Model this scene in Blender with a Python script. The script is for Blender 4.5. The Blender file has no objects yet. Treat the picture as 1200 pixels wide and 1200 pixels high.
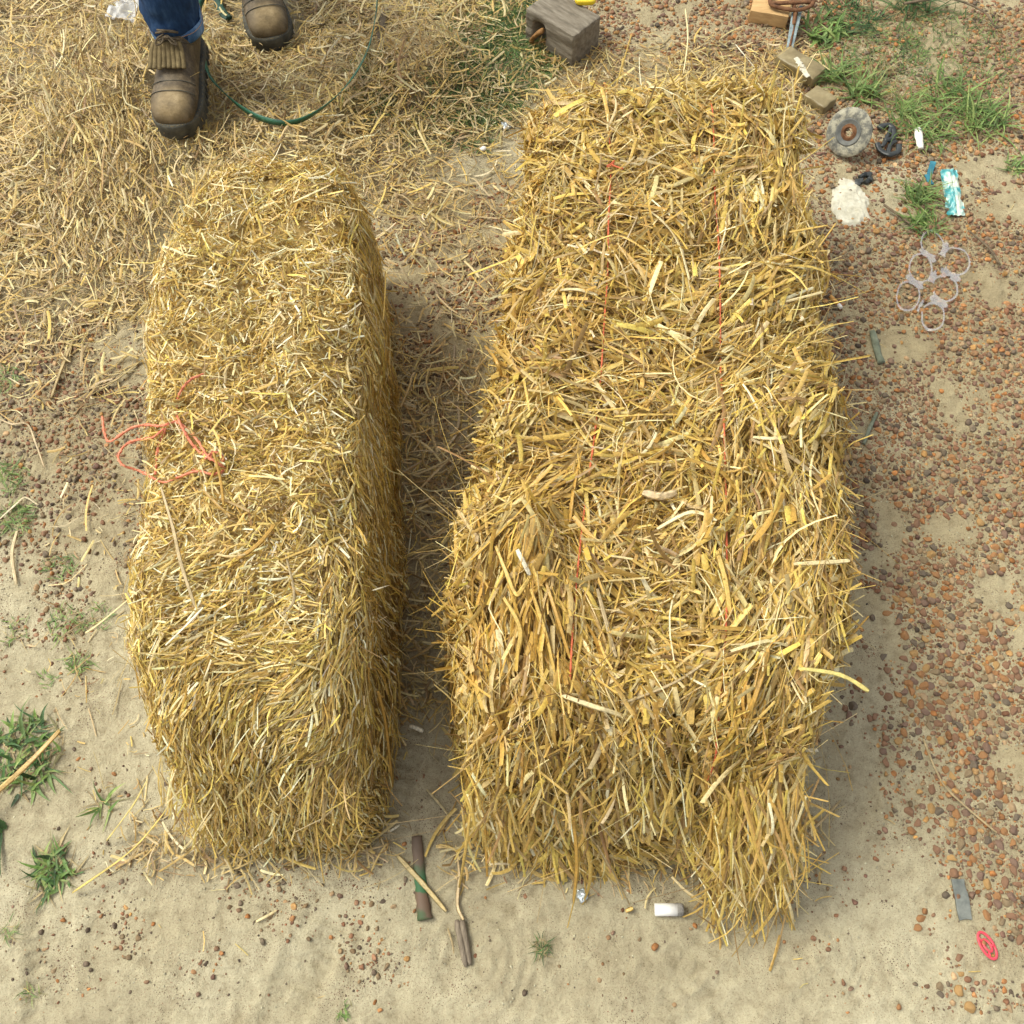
import bpy, math, random
import numpy as np
from mathutils import Vector, Matrix
R = math.radians
random.seed(7); rng = np.random.default_rng(11)
S = bpy.context.scene
COL = S.collection

# ------------------------------------------------------------------ camera
H = 1.66; TH = R(27.0); FPX = 1152.0
cd = bpy.data.cameras.new('camera'); cam = bpy.data.objects.new('camera', cd); COL.objects.link(cam)
cam.location = (0, 0, H); cam.rotation_euler = (TH, 0, 0)
cd.sensor_width = 36; cd.sensor_height = 36; cd.sensor_fit = 'HORIZONTAL'
cd.lens = 36*FPX/1200; cd.clip_start = 0.02; cd.clip_end = 400
S.camera = cam

# ------------------------------------------------------------------ world, sun, exposure
SUN_EL, SUN_FROM = R(56), R(160)       # direction the light comes FROM, angle in the XY plane (180 = from the left)
w = bpy.data.worlds.new('World'); S.world = w; w.use_nodes = True
nt = w.node_tree; bg = nt.nodes['Background']
sky = nt.nodes.new('ShaderNodeTexSky'); sky.sky_type = 'NISHITA'; sky.sun_disc = False
sky.sun_elevation = SUN_EL; sky.sun_rotation = R(90) - SUN_FROM
sky.dust_density = 4.0; sky.air_density = 1.0; sky.ozone_density = 0.6
hs = nt.nodes.new('ShaderNodeHueSaturation'); hs.inputs['Saturation'].default_value = 0.22
nt.links.new(sky.outputs[0], hs.inputs['Color']); nt.links.new(hs.outputs[0], bg.inputs[0])
bg.inputs[1].default_value = 0.15
sl = bpy.data.lights.new('sun', 'SUN'); sl.energy = 1.35; sl.angle = R(24); sl.color = (1.0, 0.985, 0.80)
so = bpy.data.objects.new('sun', sl); COL.objects.link(so)
d = Vector((math.cos(SUN_FROM)*math.cos(SUN_EL), math.sin(SUN_FROM)*math.cos(SUN_EL), math.sin(SUN_EL)))
so.rotation_euler = d.to_track_quat('Z', 'Y').to_euler(); so.location = d*6
S.view_settings.view_transform = 'Standard'; S.view_settings.look = 'None'
S.view_settings.gamma = 1.0; S.view_settings.exposure = 0.74

# ------------------------------------------------------------------ pixel <-> world helpers
def PW(u, v, z=0.0):
    t = (600-v)/FPX; q = math.cos(TH)-t*math.sin(TH); D = (H-z)/q
    return np.array(((u-600)/FPX*D, D*(math.sin(TH)+t*math.cos(TH)), z))
def proj(x, y, z):
    D = (H-z)*math.cos(TH)+y*math.sin(TH)
    t = (y*math.cos(TH)-(H-z)*math.sin(TH))/D
    return 600+FPX*x/D, 600-FPX*t

# ------------------------------------------------------------------ value noise
_perm = rng.permutation(512); _val = rng.random(512)*2-1
def vnoise(x, y, seed=0):
    x = np.asarray(x, float)+seed*17.3; y = np.asarray(y, float)-seed*9.1
    xi = np.floor(x).astype(int); yi = np.floor(y).astype(int); fx = x-xi; fy = y-yi
    fx = fx*fx*(3-2*fx); fy = fy*fy*(3-2*fy)
    def h(a, b): return _val[(_perm[(a+_perm[b % 512]) % 512]+b*7) % 512]
    return (h(xi, yi)*(1-fx)+h(xi+1, yi)*fx)*(1-fy)+(h(xi, yi+1)*(1-fx)+h(xi+1, yi+1)*fx)*fy
def fbm(x, y, f, o=4, seed=0):
    s = 0; a = 1; t = 0
    for i in range(o):
        s = s+a*vnoise(np.asarray(x)*f, np.asarray(y)*f, seed+i); t += a; a *= .5; f *= 2.03
    return s/t
def sst(a, b, x):
    t = np.clip((x-a)/(b-a), 0, 1); return t*t*(3-2*t)

# ------------------------------------------------------------------ mesh helpers
def raw_mesh(name, V, F4=None, F3=None, col=None, smooth=True):
    me = bpy.data.meshes.new(name)
    V = np.asarray(V, np.float32).reshape(-1, 3)
    idx = []; tot = []
    if F4 is not None and len(F4): idx.append(np.asarray(F4).reshape(-1)); tot.append(np.full(len(F4), 4))
    if F3 is not None and len(F3): idx.append(np.asarray(F3).reshape(-1)); tot.append(np.full(len(F3), 3))
    idx = np.concatenate(idx).astype(np.int32); tot = np.concatenate(tot).astype(np.int32)
    st = np.concatenate(([0], np.cumsum(tot)[:-1])).astype(np.int32)
    me.vertices.add(len(V)); me.vertices.foreach_set('co', V.reshape(-1))
    me.loops.add(len(idx)); me.loops.foreach_set('vertex_index', idx)
    me.polygons.add(len(tot)); me.polygons.foreach_set('loop_start', st); me.polygons.foreach_set('loop_total', tot)
    me.polygons.foreach_set('use_smooth', np.full(len(tot), smooth, bool))
    me.update(calc_edges=True); me.validate()
    if col is not None:
        a = me.color_attributes.new('tint', 'FLOAT_COLOR', 'POINT')
        c = np.ones((len(V), 4), np.float32); c[:, :3] = col
        a.data.foreach_set('color', c.reshape(-1))
    return me
def link(name, me, mat=None, parent=None):
    o = bpy.data.objects.new(name, me); COL.objects.link(o)
    if mat is not None and me is not None: me.materials.append(mat)
    if parent is not None: o.parent = parent
    return o
def tag(o, label=None, cat=None, group=None, kind=None):
    if label: o['label'] = label
    if cat: o['category'] = cat
    if group: o['group'] = group
    if kind: o['kind'] = kind
    return o
def empty(name, loc, rz=0):
    o = bpy.data.objects.new(name, None); COL.objects.link(o); o.location = loc; o.rotation_euler = (0, 0, rz)
    o.empty_display_size = .05; return o
class Acc:
    def __init__(s): s.V = []; s.F4 = []; s.F3 = []; s.C = []; s.n = 0
    def add(s, V, F4=(), F3=(), C=None):
        V = np.asarray(V, float).reshape(-1, 3)
        if len(F4): s.F4.append(np.asarray(F4)+s.n)
        if len(F3): s.F3.append(np.asarray(F3)+s.n)
        s.V.append(V); s.n += len(V)
        if C is not None: s.C.append(np.broadcast_to(np.asarray(C, float), (len(V), 3)))
    def build(s, name, mat, parent=None, smooth=True):
        me = raw_mesh(name, np.concatenate(s.V), np.concatenate(s.F4) if s.F4 else None, np.concatenate(s.F3) if s.F3 else None,
                      np.concatenate(s.C) if s.C else None, smooth)
        return link(name, me, mat, parent)
def rings(Rg, closed=True, cap=True):
    """Rg (n, m, 3) list of rings -> V, F4, F3"""
    Rg = np.asarray(Rg, float); n, m, _ = Rg.shape
    i, j = np.meshgrid(np.arange(n-1), np.arange(m if closed else m-1), indexing='ij')
    i = i.ravel(); j = j.ravel(); k = (j+1) % m
    F4 = np.stack([i*m+j, i*m+k, (i+1)*m+k, (i+1)*m+j], 1)
    V = Rg.reshape(-1, 3); F3 = []
    if cap and closed:
        c0 = Rg[0].mean(0); c1 = Rg[-1].mean(0); V = np.concatenate([V, [c0, c1]])
        for j in range(m):
            F3.append((n*m, (j+1) % m, j)); F3.append((n*m+1, (n-1)*m+j, (n-1)*m+(j+1) % m))
    return V, F4, F3
def smooth_path(P, k=6):
    P = np.asarray(P, float); out = []
    n = len(P)
    for i in range(n-1):
        p0 = P[max(i-1, 0)]; p1 = P[i]; p2 = P[i+1]; p3 = P[min(i+2, n-1)]
        for s in np.linspace(0, 1, k, endpoint=False):
            out.append(.5*((2*p1)+(-p0+p2)*s+(2*p0-5*p1+4*p2-p3)*s*s+(-p0+3*p1-3*p2+p3)*s**3))
    out.append(P[-1]); return np.array(out)
def tube(A, P, r, m=8, flat=1.0, C=None, up=(0, 0, 1), rough=0):
    P = np.asarray(P, float); n = len(P); r = np.broadcast_to(np.asarray(r, float), (n,))
    T = np.gradient(P, axis=0); T /= np.linalg.norm(T, axis=1)[:, None]+1e-9
    up = np.asarray(up, float); Sd = np.cross(T, up); Sd /= np.linalg.norm(Sd, axis=1)[:, None]+1e-9
    U = np.cross(Sd, T); a = np.arange(m)/m*2*math.pi
    rr = r[:, None]*(1+rough*rng.normal(size=(n, m)))
    Rg = P[:, None]+Sd[:, None]*(np.cos(a)[None]*rr)[..., None]+U[:, None]*(np.sin(a)[None]*rr*flat)[..., None]
    A.add(*rings(Rg), C=C)
def sbox(A, c, size, M=None, bev=.15, noise=0, C=None, k=6):
    """soft-edged box as a rounded cube grid"""
    g = np.linspace(-1, 1, k+1); g = np.sign(g)*np.abs(g)**.6
    V = []; F = []; n = 0
    for ax in range(3):
        for sgn in (-1, 1):
            a, b = np.meshgrid(g, g, indexing='ij'); q = np.zeros((k+1, k+1, 3))
            q[..., ax] = sgn; q[..., (ax+1) % 3] = a; q[..., (ax+2) % 3] = b*1
            V.append(q.reshape(-1, 3))
            for i in range(k):
                for j in range(k):
                    f = [n+i*(k+1)+j, n+(i+1)*(k+1)+j, n+(i+1)*(k+1)+j+1, n+i*(k+1)+j+1]
                    F.append(f if sgn > 0 else f[::-1])
            n += (k+1)**2
    V = np.concatenate(V); h = np.asarray(size)/2; rad = bev*min(h)
    P = V*h; inn = np.clip(P, -(h-rad), h-rad); dv = P-inn; L = np.linalg.norm(dv, axis=1)[:, None]
    P = np.where(L > 1e-9, inn+dv/np.maximum(L, 1e-9)*rad, P)
    if noise: 
        P = P+noise*np.stack([vnoise(P[:, 1]*60, P[:, 2]*60+P[:, 0]*37, 3), vnoise(P[:, 0]*60, P[:, 2]*60+P[:, 1]*37, 4), vnoise(P[:, 0]*60, P[:, 1]*60+P[:, 2]*37, 5)], 1)
    if M is not None: P = P@np.asarray(M).T
    A.add(P+np.asarray(c), F4=F, C=C)
def rotz(a): return np.array([[math.cos(a), -math.sin(a), 0], [math.sin(a), math.cos(a), 0], [0, 0, 1]])
def rotx(a): return np.array([[1, 0, 0], [0, math.cos(a), -math.sin(a)], [0, math.sin(a), math.cos(a)]])
def roty(a): return np.array([[math.cos(a), 0, math.sin(a)], [0, 1, 0], [-math.sin(a), 0, math.cos(a)]])

def blades(pos, dr, nr, L, W, bend, C, K=4, side=0, taper=.35, kink=0, mid=.17, twist=.16, tip=False):
    """vectorised straw / grass pieces: K stations x 3 across. returns V, F4, C"""
    N = len(pos); pos = np.asarray(pos, float)
    dr = dr/np.linalg.norm(dr, axis=1)[:, None]
    sd = np.cross(dr, nr); sd /= np.linalg.norm(sd, axis=1)[:, None]+1e-9; up = np.cross(sd, dr)
    t = np.linspace(-.5, .5, K)
    bend = np.broadcast_to(bend, (N,)); side = np.broadcast_to(side, (N,)); kink = np.broadcast_to(kink, (N,))
    cu = (t*t-.08)[None]*bend[:, None]*2.2
    cs = (t*t)[None]*side[:, None]*2+np.maximum(t, 0)[None]*kink[:, None]
    P = pos[:, None]+dr[:, None]*(t[None]*L[:, None])[..., None]-up[:, None]*(cu*L[:, None])[..., None]+sd[:, None]*(cs*L[:, None])[..., None]
    if tip: wt = np.clip(1-((t+.5)**1.6), .04, 1)
    else: wt = 1-taper*np.abs(t*2)**2.5
    tw = rng.normal(0, twist, N)[:, None]*t[None]*2
    ct = np.cos(tw)[..., None]; stw = np.sin(tw)[..., None]
    s2 = sd[:, None]*ct+up[:, None]*stw; u2 = up[:, None]*ct-sd[:, None]*stw
    hw = (W[:, None]*wt[None]*.5)[..., None]
    V = np.stack([P-s2*hw, P+u2*hw*2*mid, P+s2*hw], 2)        # N,K,3,3
    base = (np.arange(N)*K*3)[:, None, None]
    k = np.arange(K-1)[None, :, None]; j = np.arange(2)[None, None, :]
    a = base+k*3+j
    F = np.stack([a, a+1, a+4, a+3], -1).reshape(-1, 4)
    CC = np.repeat(C, K*3, axis=0)
    return V.reshape(-1, 3), F, CC

# ------------------------------------------------------------------ materials
def new_mat(name, base=(.5, .5, .5), rough=.7, spec=.4, metal=0):
    m = bpy.data.materials.new(name); m.use_nodes = True
    b = m.node_tree.nodes['Principled BSDF']
    b.inputs['Base Color'].default_value = (*base, 1); b.inputs['Roughness'].default_value = rough
    b.inputs['Specular IOR Level'].default_value = spec; b.inputs['Metallic'].default_value = metal
    return m, m.node_tree, b
def N(ntree, t, **k):
    n = ntree.nodes.new(t)
    for a, v in k.items():
        if a in n.inputs: n.inputs[a].default_value = v
        else: setattr(n, a, v)
    return n
def ramp(ntree, fac, stops):
    r = ntree.nodes.new('ShaderNodeValToRGB'); e = r.color_ramp.elements
    while len(e) < len(stops): e.new(.5)
    for i, (p, c) in enumerate(stops): e[i].position = p; e[i].color = (*c, 1)
    ntree.links.new(fac, r.inputs[0]); return r.outputs[0]
def noisy(name, stops, scale=30, rough=.7, spec=.4, bump=.3, bscale=120, metal=0, detail=6, dist=.002, stretch=None):
    m, n, b = new_mat(name, rough=rough, spec=spec, metal=metal)
    tc = N(n, 'ShaderNodeTexCoord'); src = tc.outputs['Object']
    if stretch:
        mp = N(n, 'ShaderNodeMapping'); mp.inputs['Scale'].default_value = stretch; n.links.new(src, mp.inputs[0]); src = mp.outputs[0]
    t = N(n, 'ShaderNodeTexNoise', Scale=scale, Detail=detail, Roughness=.65); n.links.new(src, t.inputs['Vector'])
    n.links.new(ramp(n, t.outputs[0], stops), b.inputs['Base Color'])
    t2 = N(n, 'ShaderNodeTexNoise', Scale=bscale, Detail=5); n.links.new(src, t2.inputs['Vector'])
    bp = N(n, 'ShaderNodeBump', Strength=bump, Distance=dist); n.links.new(t2.outputs[0], bp.inputs['Height'])
    n.links.new(bp.outputs[0], b.inputs['Normal'])
    return m
def tint_mat(name, rough=.5, spec=.4, nscale=140, amt=.35, trans=0.0, bump=.25):
    m, n, b = new_mat(name, rough=rough, spec=spec)
    at = N(n, 'ShaderNodeAttribute', attribute_name='tint')
    tc = N(n, 'ShaderNodeTexCoord')
    t = N(n, 'ShaderNodeTexNoise', Scale=nscale, Detail=3); n.links.new(tc.outputs['Object'], t.inputs['Vector'])
    mr = N(n, 'ShaderNodeMapRange'); mr.inputs[1].default_value = .3; mr.inputs[2].default_value = .7
    mr.inputs[3].default_value = 1-amt; mr.inputs[4].default_value = 1+amt*.6; n.links.new(t.outputs[0], mr.inputs[0])
    mx = N(n, 'ShaderNodeVectorMath', operation='SCALE'); n.links.new(at.outputs['Color'], mx.inputs[0]); n.links.new(mr.outputs[0], mx.inputs['Scale'])
    n.links.new(mx.outputs[0], b.inputs['Base Color'])
    if bump:
        bp = N(n, 'ShaderNodeBump', Strength=bump, Distance=.001); n.links.new(t.outputs[0], bp.inputs['Height']); n.links.new(bp.outputs[0], b.inputs['Normal'])
    if trans:
        tr = N(n, 'ShaderNodeBsdfTranslucent'); n.links.new(mx.outputs[0], tr.inputs[0])
        ms = N(n, 'ShaderNodeMixShader'); ms.inputs[0].default_value = trans
        out = n.nodes['Material Output']
        n.links.new(b.outputs[0], ms.inputs[1]); n.links.new(tr.outputs[0], ms.inputs[2]); n.links.new(ms.outputs[0], out.inputs[0])
    return m
M_STRAW = tint_mat('straw', .45, .45, 260, .24, .20, .2)
M_GRASS = tint_mat('grass_blade', .5, .35, 200, .25, .25, 0)
M_STONE = tint_mat('pebble_stone', .75, .3, 180, .4, 0, .6)
M_CORE = noisy('packed_straw', [(.3, (.20, .13, .04)), (.55, (.38, .26, .09)), (.75, (.50, .37, .15))], 90, .8, .2, .8, 150, stretch=(1, .5, 1))

# sandy ground
def sand_mat():
    m, n, b = new_mat('sandy_soil', rough=.92, spec=.15)
    tc = N(n, 'ShaderNodeTexCoord'); o = tc.outputs['Object']
    big = N(n, 'ShaderNodeTexNoise', Scale=2.6, Detail=7, Roughness=.6); n.links.new(o, big.inputs['Vector'])
    c1 = ramp(n, big.outputs[0], [(.32, (.37, .325, .215)), (.5, (.455, .41, .28)), (.68, (.53, .49, .35))])
    med = N(n, 'ShaderNodeTexNoise', Scale=38, Detail=8, Roughness=.72); n.links.new(o, med.inputs['Vector'])
    c2 = ramp(n, med.outputs[0], [(.30, (.62, .58, .52)), (.46, (.9, .88, .85)), (.62, (1.06, 1.05, 1.02))])
    mul = N(n, 'ShaderNodeMix', data_type='RGBA', blend_type='MULTIPLY'); mul.inputs[0].default_value = 1
    n.links.new(c1, mul.inputs[6]); n.links.new(c2, mul.inputs[7])
    vo = N(n, 'ShaderNodeTexNoise', Scale=420, Detail=3, Roughness=.7); n.links.new(o, vo.inputs['Vector'])
    c3 = ramp(n, vo.outputs[0], [(.30, (.35, .28, .22)), (.42, (.95, .93, .9)), (.6, (1, 1, 1)), (.72, (1.2, 1.17, 1.1))])
    m2 = N(n, 'ShaderNodeMix', data_type='RGBA', blend_type='MULTIPLY'); m2.inputs[0].default_value = .8
    n.links.new(mul.outputs[2], m2.inputs[6]); n.links.new(c3, m2.inputs[7])
    sv = N(n, 'ShaderNodeTexVoronoi', Scale=330); n.links.new(o, sv.inputs['Vector'])
    sn = N(n, 'ShaderNodeTexNoise', Scale=9, Detail=4); n.links.new(o, sn.inputs['Vector'])
    th = N(n, 'ShaderNodeMapRange'); th.inputs[1].default_value = .40; th.inputs[2].default_value = .70; th.inputs[3].default_value = .05; th.inputs[4].default_value = .36; n.links.new(sn.outputs[0], th.inputs[0])
    sub = N(n, 'ShaderNodeMath', operation='LESS_THAN'); n.links.new(sv.outputs['Distance'], sub.inputs[0]); n.links.new(th.outputs[0], sub.inputs[1])
    sc_ = ramp(n, sv.outputs['Color'], [(.2, (.10, .07, .045)), (.5, (.22, .15, .09)), (.8, (.38, .32, .22))])
    mxs = N(n, 'ShaderNodeMix', data_type='RGBA'); n.links.new(sub.outputs[0], mxs.inputs[0]); n.links.new(m2.outputs[2], mxs.inputs[6]); n.links.new(sc_, mxs.inputs[7]); m2 = mxs
    at = N(n, 'ShaderNodeAttribute', attribute_name='tint')
    m3 = N(n, 'ShaderNodeMix', data_type='RGBA', blend_type='MULTIPLY'); m3.inputs[0].default_value = 1
    n.links.new(m2.outputs[2], m3.inputs[6]); n.links.new(at.outputs['Color'], m3.inputs[7])
    n.links.new(m3.outputs[2], b.inputs['Base Color'])
    bp = N(n, 'ShaderNodeBump', Strength=1.0, Distance=.009); n.links.new(med.outputs[0], bp.inputs['Height'])
    bp2 = N(n, 'ShaderNodeBump', Strength=.5, Distance=.0012); n.links.new(vo.outputs[0], bp2.inputs['Height'])
    n.links.new(bp.outputs[0], bp2.inputs['Normal']); n.links.new(bp2.outputs[0], b.inputs['Normal'])
    return m
M_SAND = sand_mat()

# ------------------------------------------------------------------ density maps in photo pixels
def blob(u, v, cu, cv, ru, rv, a=0):
    c, s = math.cos(a), math.sin(a); du = u-cu; dv = v-cv
    return np.exp(-((du*c+dv*s)/ru)**2-((-du*s+dv*c)/rv)**2)
def box_soft(u, v, u0, v0, u1, v1, e=40):
    return sst(u0-e, u0+e, u)*(1-sst(u1-e, u1+e, u))*sst(v0-e, v0+e, v)*(1-sst(v1-e, v1+e, v))
def gravel_density(u, v):
    right = sst(930, 960, u)*(1+.5*sst(520, 380, v))*(1-sst(640, 800, v-(u-1000)*.9))
    right2 = blob(u, v, 1150, 900, 120, 110, .6)*.55+blob(u, v, 1190, 1060, 60, 90)*.6+blob(u, v, 1060, 760, 90, 60)*.3
    top = box_soft(u, v, 690, -60, 960, 110, 20)*.95
    gap = box_soft(u, v, 455, 230, 600, 450, 30)*1.0+box_soft(u, v, 440, 450, 560, 860, 25)*.10
    left = box_soft(u, v, -120, 380, 200, 560, 45)*.50+blob(u, v, 95, 570, 90, 110)*.55+blob(u, v, 90, 690, 70, 90)*.35+blob(u, v, 15, 560, 40, 200)*.2
    bot = .030+blob(u, v, 190, 1090, 160, 90)*.20+blob(u, v, 300, 1060, 90, 60)*.16+blob(u, v, 440, 1120, 60, 70)*.2+blob(u, v, 950, 1130, 50, 60)*.15+blob(u, v, 1150, 1150, 80, 60)*.2
    hole = 1-.85*blob(u, v, 1045, 230, 40, 45)-.5*blob(u, v, 1062, 90, 30, 30)-.45*blob(u, v, 1050, 500, 30, 45)
    dgn = np.clip(right+right2+top+gap+left, 0, 1)
    return np.clip(dgn*np.clip(hole, 0, 1)+bot, 0, 1)
def litter_density(u, v):
    tl = box_soft(u, v, -250, -250, 620, 235, 70)*.95+box_soft(u, v, -250, 200, 175, 375, 45)*.5+blob(u, v, 90, 320, 150, 110)*.35
    tl = tl*(1-.6*blob(u, v, 540, 220, 90, 60))*(1-.55*blob(u, v, 40, 80, 40, 50))*(1-.6*blob(u, v, 575, 190, 40, 40))
    gap = box_soft(u, v, 400, 200, 610, 520, 50)*.17+box_soft(u, v, 440, 420, 560, 840, 25)*.5
    lf = box_soft(u, v, -100, 380, 180, 480, 60)*.07+blob(u, v, 120, 600, 60, 250)*.05
    bt = box_soft(u, v, 150, 960, 460, 1020, 25)*.5+box_soft(u, v, 520, 960, 960, 1030, 30)*.25
    up = box_soft(u, v, 600, 60, 960, 130, 25)*.5
    boots = .62*blob(u, v, 595, 65, 45, 70)+blob(u, v, 210, 95, 26, 75)+blob(u, v, 318, 20, 30, 42)
    return np.clip((tl+gap+lf+bt+up)*np.clip(1-1.3*boots, 0, 1), 0, 1)

# ------------------------------------------------------------------ ground sheet with relief
rip_c = [(PW(795, 1120), .10, .011), (PW(560, 1130), .12, .02), (PW(1090, 1110), .13, .016), (PW(980, 1120), .09, .014)]
def ground_z(x, y):
    x = np.asarray(x, float); y = np.asarray(y, float)
    near = np.exp(-((x/4)**2+((y-1.2)/4)**2))
    z = fbm(x, y, 2.0, 3, 1)*.014*near+fbm(x, y, 14, 4, 5)*.0065*near+(fbm(x, y, 70, 2, 8)*.0022+.0016*np.maximum(fbm(x, y, 38, 3, 15), 0))*near
    for (c, rad, wl) in rip_c:
        dx = x-c[0]; dy = y-c[1]; r = np.hypot(dx*1.0, dy*.8)+vnoise(x*9, y*9, 3)*.012
        ang = np.arctan2(dy, dx)
        m = np.exp(-(r/rad)**4)*sst(-.1, .5, np.sin(ang*.5+1.2+c[0]*3))
        z = z+m*np.sin(r/wl*2*math.pi)*.0016
    c = PW(835, 1105); dx = x-c[0]; dy = y-c[1]           # a shoe tread pressed into the sand
    a = R(35); p = dx*math.cos(a)-dy*math.sin(a); q = dx*math.sin(a)+dy*math.cos(a)
    m = np.exp(-(p/.045)**4-(q/.13)**4); z = z-m*.006+m*sst(.1, .6, np.sin(q/.024*2*math.pi))*.003
    for (pu, pv, ang, ln, wd) in ((470, 905, 80, .10, .03), (1010, 905, 60, .14, .045), (60, 1110, 100, .11, .04), (880, 1150, 40, .12, .045), (350, 1150, 70, .12, .045)):
        c = PW(pu, pv); dx = x-c[0]; dy = y-c[1]; a = R(ang); p = -dx*math.sin(a)+dy*math.cos(a); q = dx*math.cos(a)+dy*math.sin(a)
        m = np.exp(-(p/wd)**6-(q/ln)**6)*np.clip(.8+1.2*vnoise(x*12, y*12, 44), 0, 1); z = z-m*.007+m*sst(.2, .6, np.sin(q/.020*2*math.pi+np.abs(p)*60))*.0045+.004*np.exp(-((np.abs(p)-wd)/.012)**2-(q/ln)**6)
    z = z+fbm(x, y, .25, 3, 20)*.25*(1-near)
    return z
def gz(p): return float(ground_z(p[0], p[1]))
heaps = [(PW(150, 150), .20, .30, .055), (PW(110, 60), .2, .2, .03), (PW(500, 90), .13, .15, .05), (PW(400, 110), .2, .15, .02), (PW(250, 250), .2, .15, .03), (PW(330, 190), .2, .12, .04), (PW(455, 500), .05, .4, .03)]
def heap_z(x, y):
    z = 0*x
    for c, rx, ry, hh in heaps: z = z+hh*np.exp(-((x-c[0])/rx)**2-((y-c[1])/ry)**2)
    return z*(1+.5*vnoise(x*14, y*14, 77))
def G(u, v, dz=0.0):
    p = PW(u, v); z = gz(p)+float(heap_z(np.array([p[0]]), np.array([p[1]]))[0]); p = PW(u, v, z+dz); return p
def axis(lo, hi, step, far):
    a = list(np.arange(lo, hi, step)); s = step; x = a[-1]
    while x < far: s *= 1.18; x += s; a.append(x)
    s = step; x = a[0]; b = []
    while x > -far: s *= 1.18; x -= s; b.append(x)
    return np.array(b[::-1]+a)
gx = axis(-1.45, 1.45, .0052, 90); gy = axis(-.15, 2.75, .0052, 90)
X, Y = np.meshgrid(gx, gy, indexing='ij'); Z = ground_z(X, Y)
U_, V_ = proj(X, Y, 0*X); inf = (np.abs(X) < 2)&(Y > -.5)&(Y < 3.2)
U_ = np.where(inf, U_, 5000); V_ = np.where(inf, V_, 5000)
gd = gravel_density(U_, V_); ld = litter_density(U_, V_)
clay = np.clip(gd*.75, 0, 1)[..., None]; lt = np.clip(ld, 0, 1)[..., None]
tint = np.ones(X.shape+(3,))
tint = tint*(1-clay)+np.array([.80, .74, .64])*clay
tint = tint*(1-lt*.6)+np.array([.66, .55, .40])*lt*.6
nx, ny = len(gx), len(gy)
i, j = np.meshgrid(np.arange(nx-1), np.arange(ny-1), indexing='ij'); i = i.ravel(); j = j.ravel()
F = np.stack([i*ny+j, (i+1)*ny+j, (i+1)*ny+j+1, i*ny+j+1], 1)
g = link('ground', raw_mesh('ground', np.stack([X, Y, Z], -1), F, col=tint.reshape(-1, 3)), M_SAND); tag(g, kind='structure')
del X, Y, Z, U_, V_, gd, ld, tint, F

# ------------------------------------------------------------------ bales
class Bale: pass
def bale_spec(Lpx, Rpx, h, vback, vfront, zf=.8, n=6, slump=.05, bumps=(), amp=.014, seed=0):
    b = Bale(); b.h = h; b.n = n; b.slump = slump; b.bumps = bumps; b.amp = amp; b.seed = seed
    L = np.array([PW(u, v, h*zf)[:2] for u, v in Lpx]); Rr = np.array([PW(u, v, h*zf)[:2] for u, v in Rpx])
    b.L = L[np.argsort(L[:, 1])]; b.R = Rr[np.argsort(Rr[:, 1])]
    b.yb = PW(600, vback, h*zf)[1]; b.yf = PW(600, vfront, h*zf)[1]
    return b
def bale_map(b, q):
    n = b.n; nn = (np.abs(q[:, 0])**n+np.abs(q[:, 1])**n+np.abs(q[:, 2])**n)**(1/n); p = q/nn[:, None]
    y0 = b.yf+(p[:, 1]+1)/2*(b.yb-b.yf)
    xl = np.interp(y0, b.L[:, 1], b.L[:, 0]); xr = np.interp(y0, b.R[:, 1], b.R[:, 0])
    x = xl+(p[:, 0]+1)/2*(xr-xl); c = p[:, 2]
    y = y0-b.slump*(1-c)*np.clip(-p[:, 1], 0, 1)**3+.02*(1-c)*np.clip(p[:, 1], 0, 1)**3
    z = b.h*c
    for (bx, by, rx, ry, hh) in b.bumps:
        z = z+hh*np.exp(-((x-bx)/rx)**2-((y-by)/ry)**2)*np.clip(c*1.5, 0, 1)
    s = b.seed
    z = z+(fbm(x, y, 7, 4, 30+s)*b.amp*1.3+fbm(x, y, 26, 3, 33+s)*b.amp*.9)*np.clip(c, 0, 1)
    fl = vnoise(y*11+vnoise(x*5, y*5, s)*.6, x*.8, 40+s)            # flakes across the bale
    z = z-b.amp*1.0*np.clip(1-np.abs(fl)*5, 0, 1)*np.clip(c, 0, 1)
    x = x+fbm(y, z, 9, 3, 36+s)*b.amp*1.5*np.sign(p[:, 0])*np.abs(p[:, 0])**4
    y = y+fbm(x, z, 9, 3, 38+s)*b.amp*1.6*np.sign(p[:, 1])*np.abs(p[:, 1])**4
    return np.stack([x, y, z], 1)
def bale_core(b, k=70):
    V = []; F = []; n = 0; gl = np.linspace(-1, 1, k+1); gh = np.linspace(0, 1, k//2+1)
    def face(q, flip):
        nonlocal n
        a, c, _ = q.shape
        V.append(q.reshape(-1, 3)); i, j = np.meshgrid(np.arange(a-1), np.arange(c-1), indexing='ij'); i = i.ravel(); j = j.ravel()
        f = np.stack([i*c+j, (i+1)*c+j, (i+1)*c+j+1, i*c+j+1], 1)+n
        F.append(f[:, ::-1] if flip else f); n += a*c
    A, B = np.meshgrid(gl, gl, indexing='ij'); face(np.stack([A, B, 0*A+1], -1), False)
    A, B = np.meshgrid(gl, gh, indexing='ij')
    face(np.stack([A, 0*A-1, B], -1), False); face(np.stack([A, 0*A+1, B], -1), True)
    face(np.stack([0*A-1, A, B], -1), True); face(np.stack([0*A+1, A, B], -1), False)
    P = bale_map(b, np.concatenate(V)); P[:, 2] -= .008
    ctr = np.array([P[:, 0].mean(), P[:, 1].mean(), 0]); P[:, :2] = ctr[:2]+(P[:, :2]-ctr[:2])*.97
    return P, np.concatenate(F)
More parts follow.
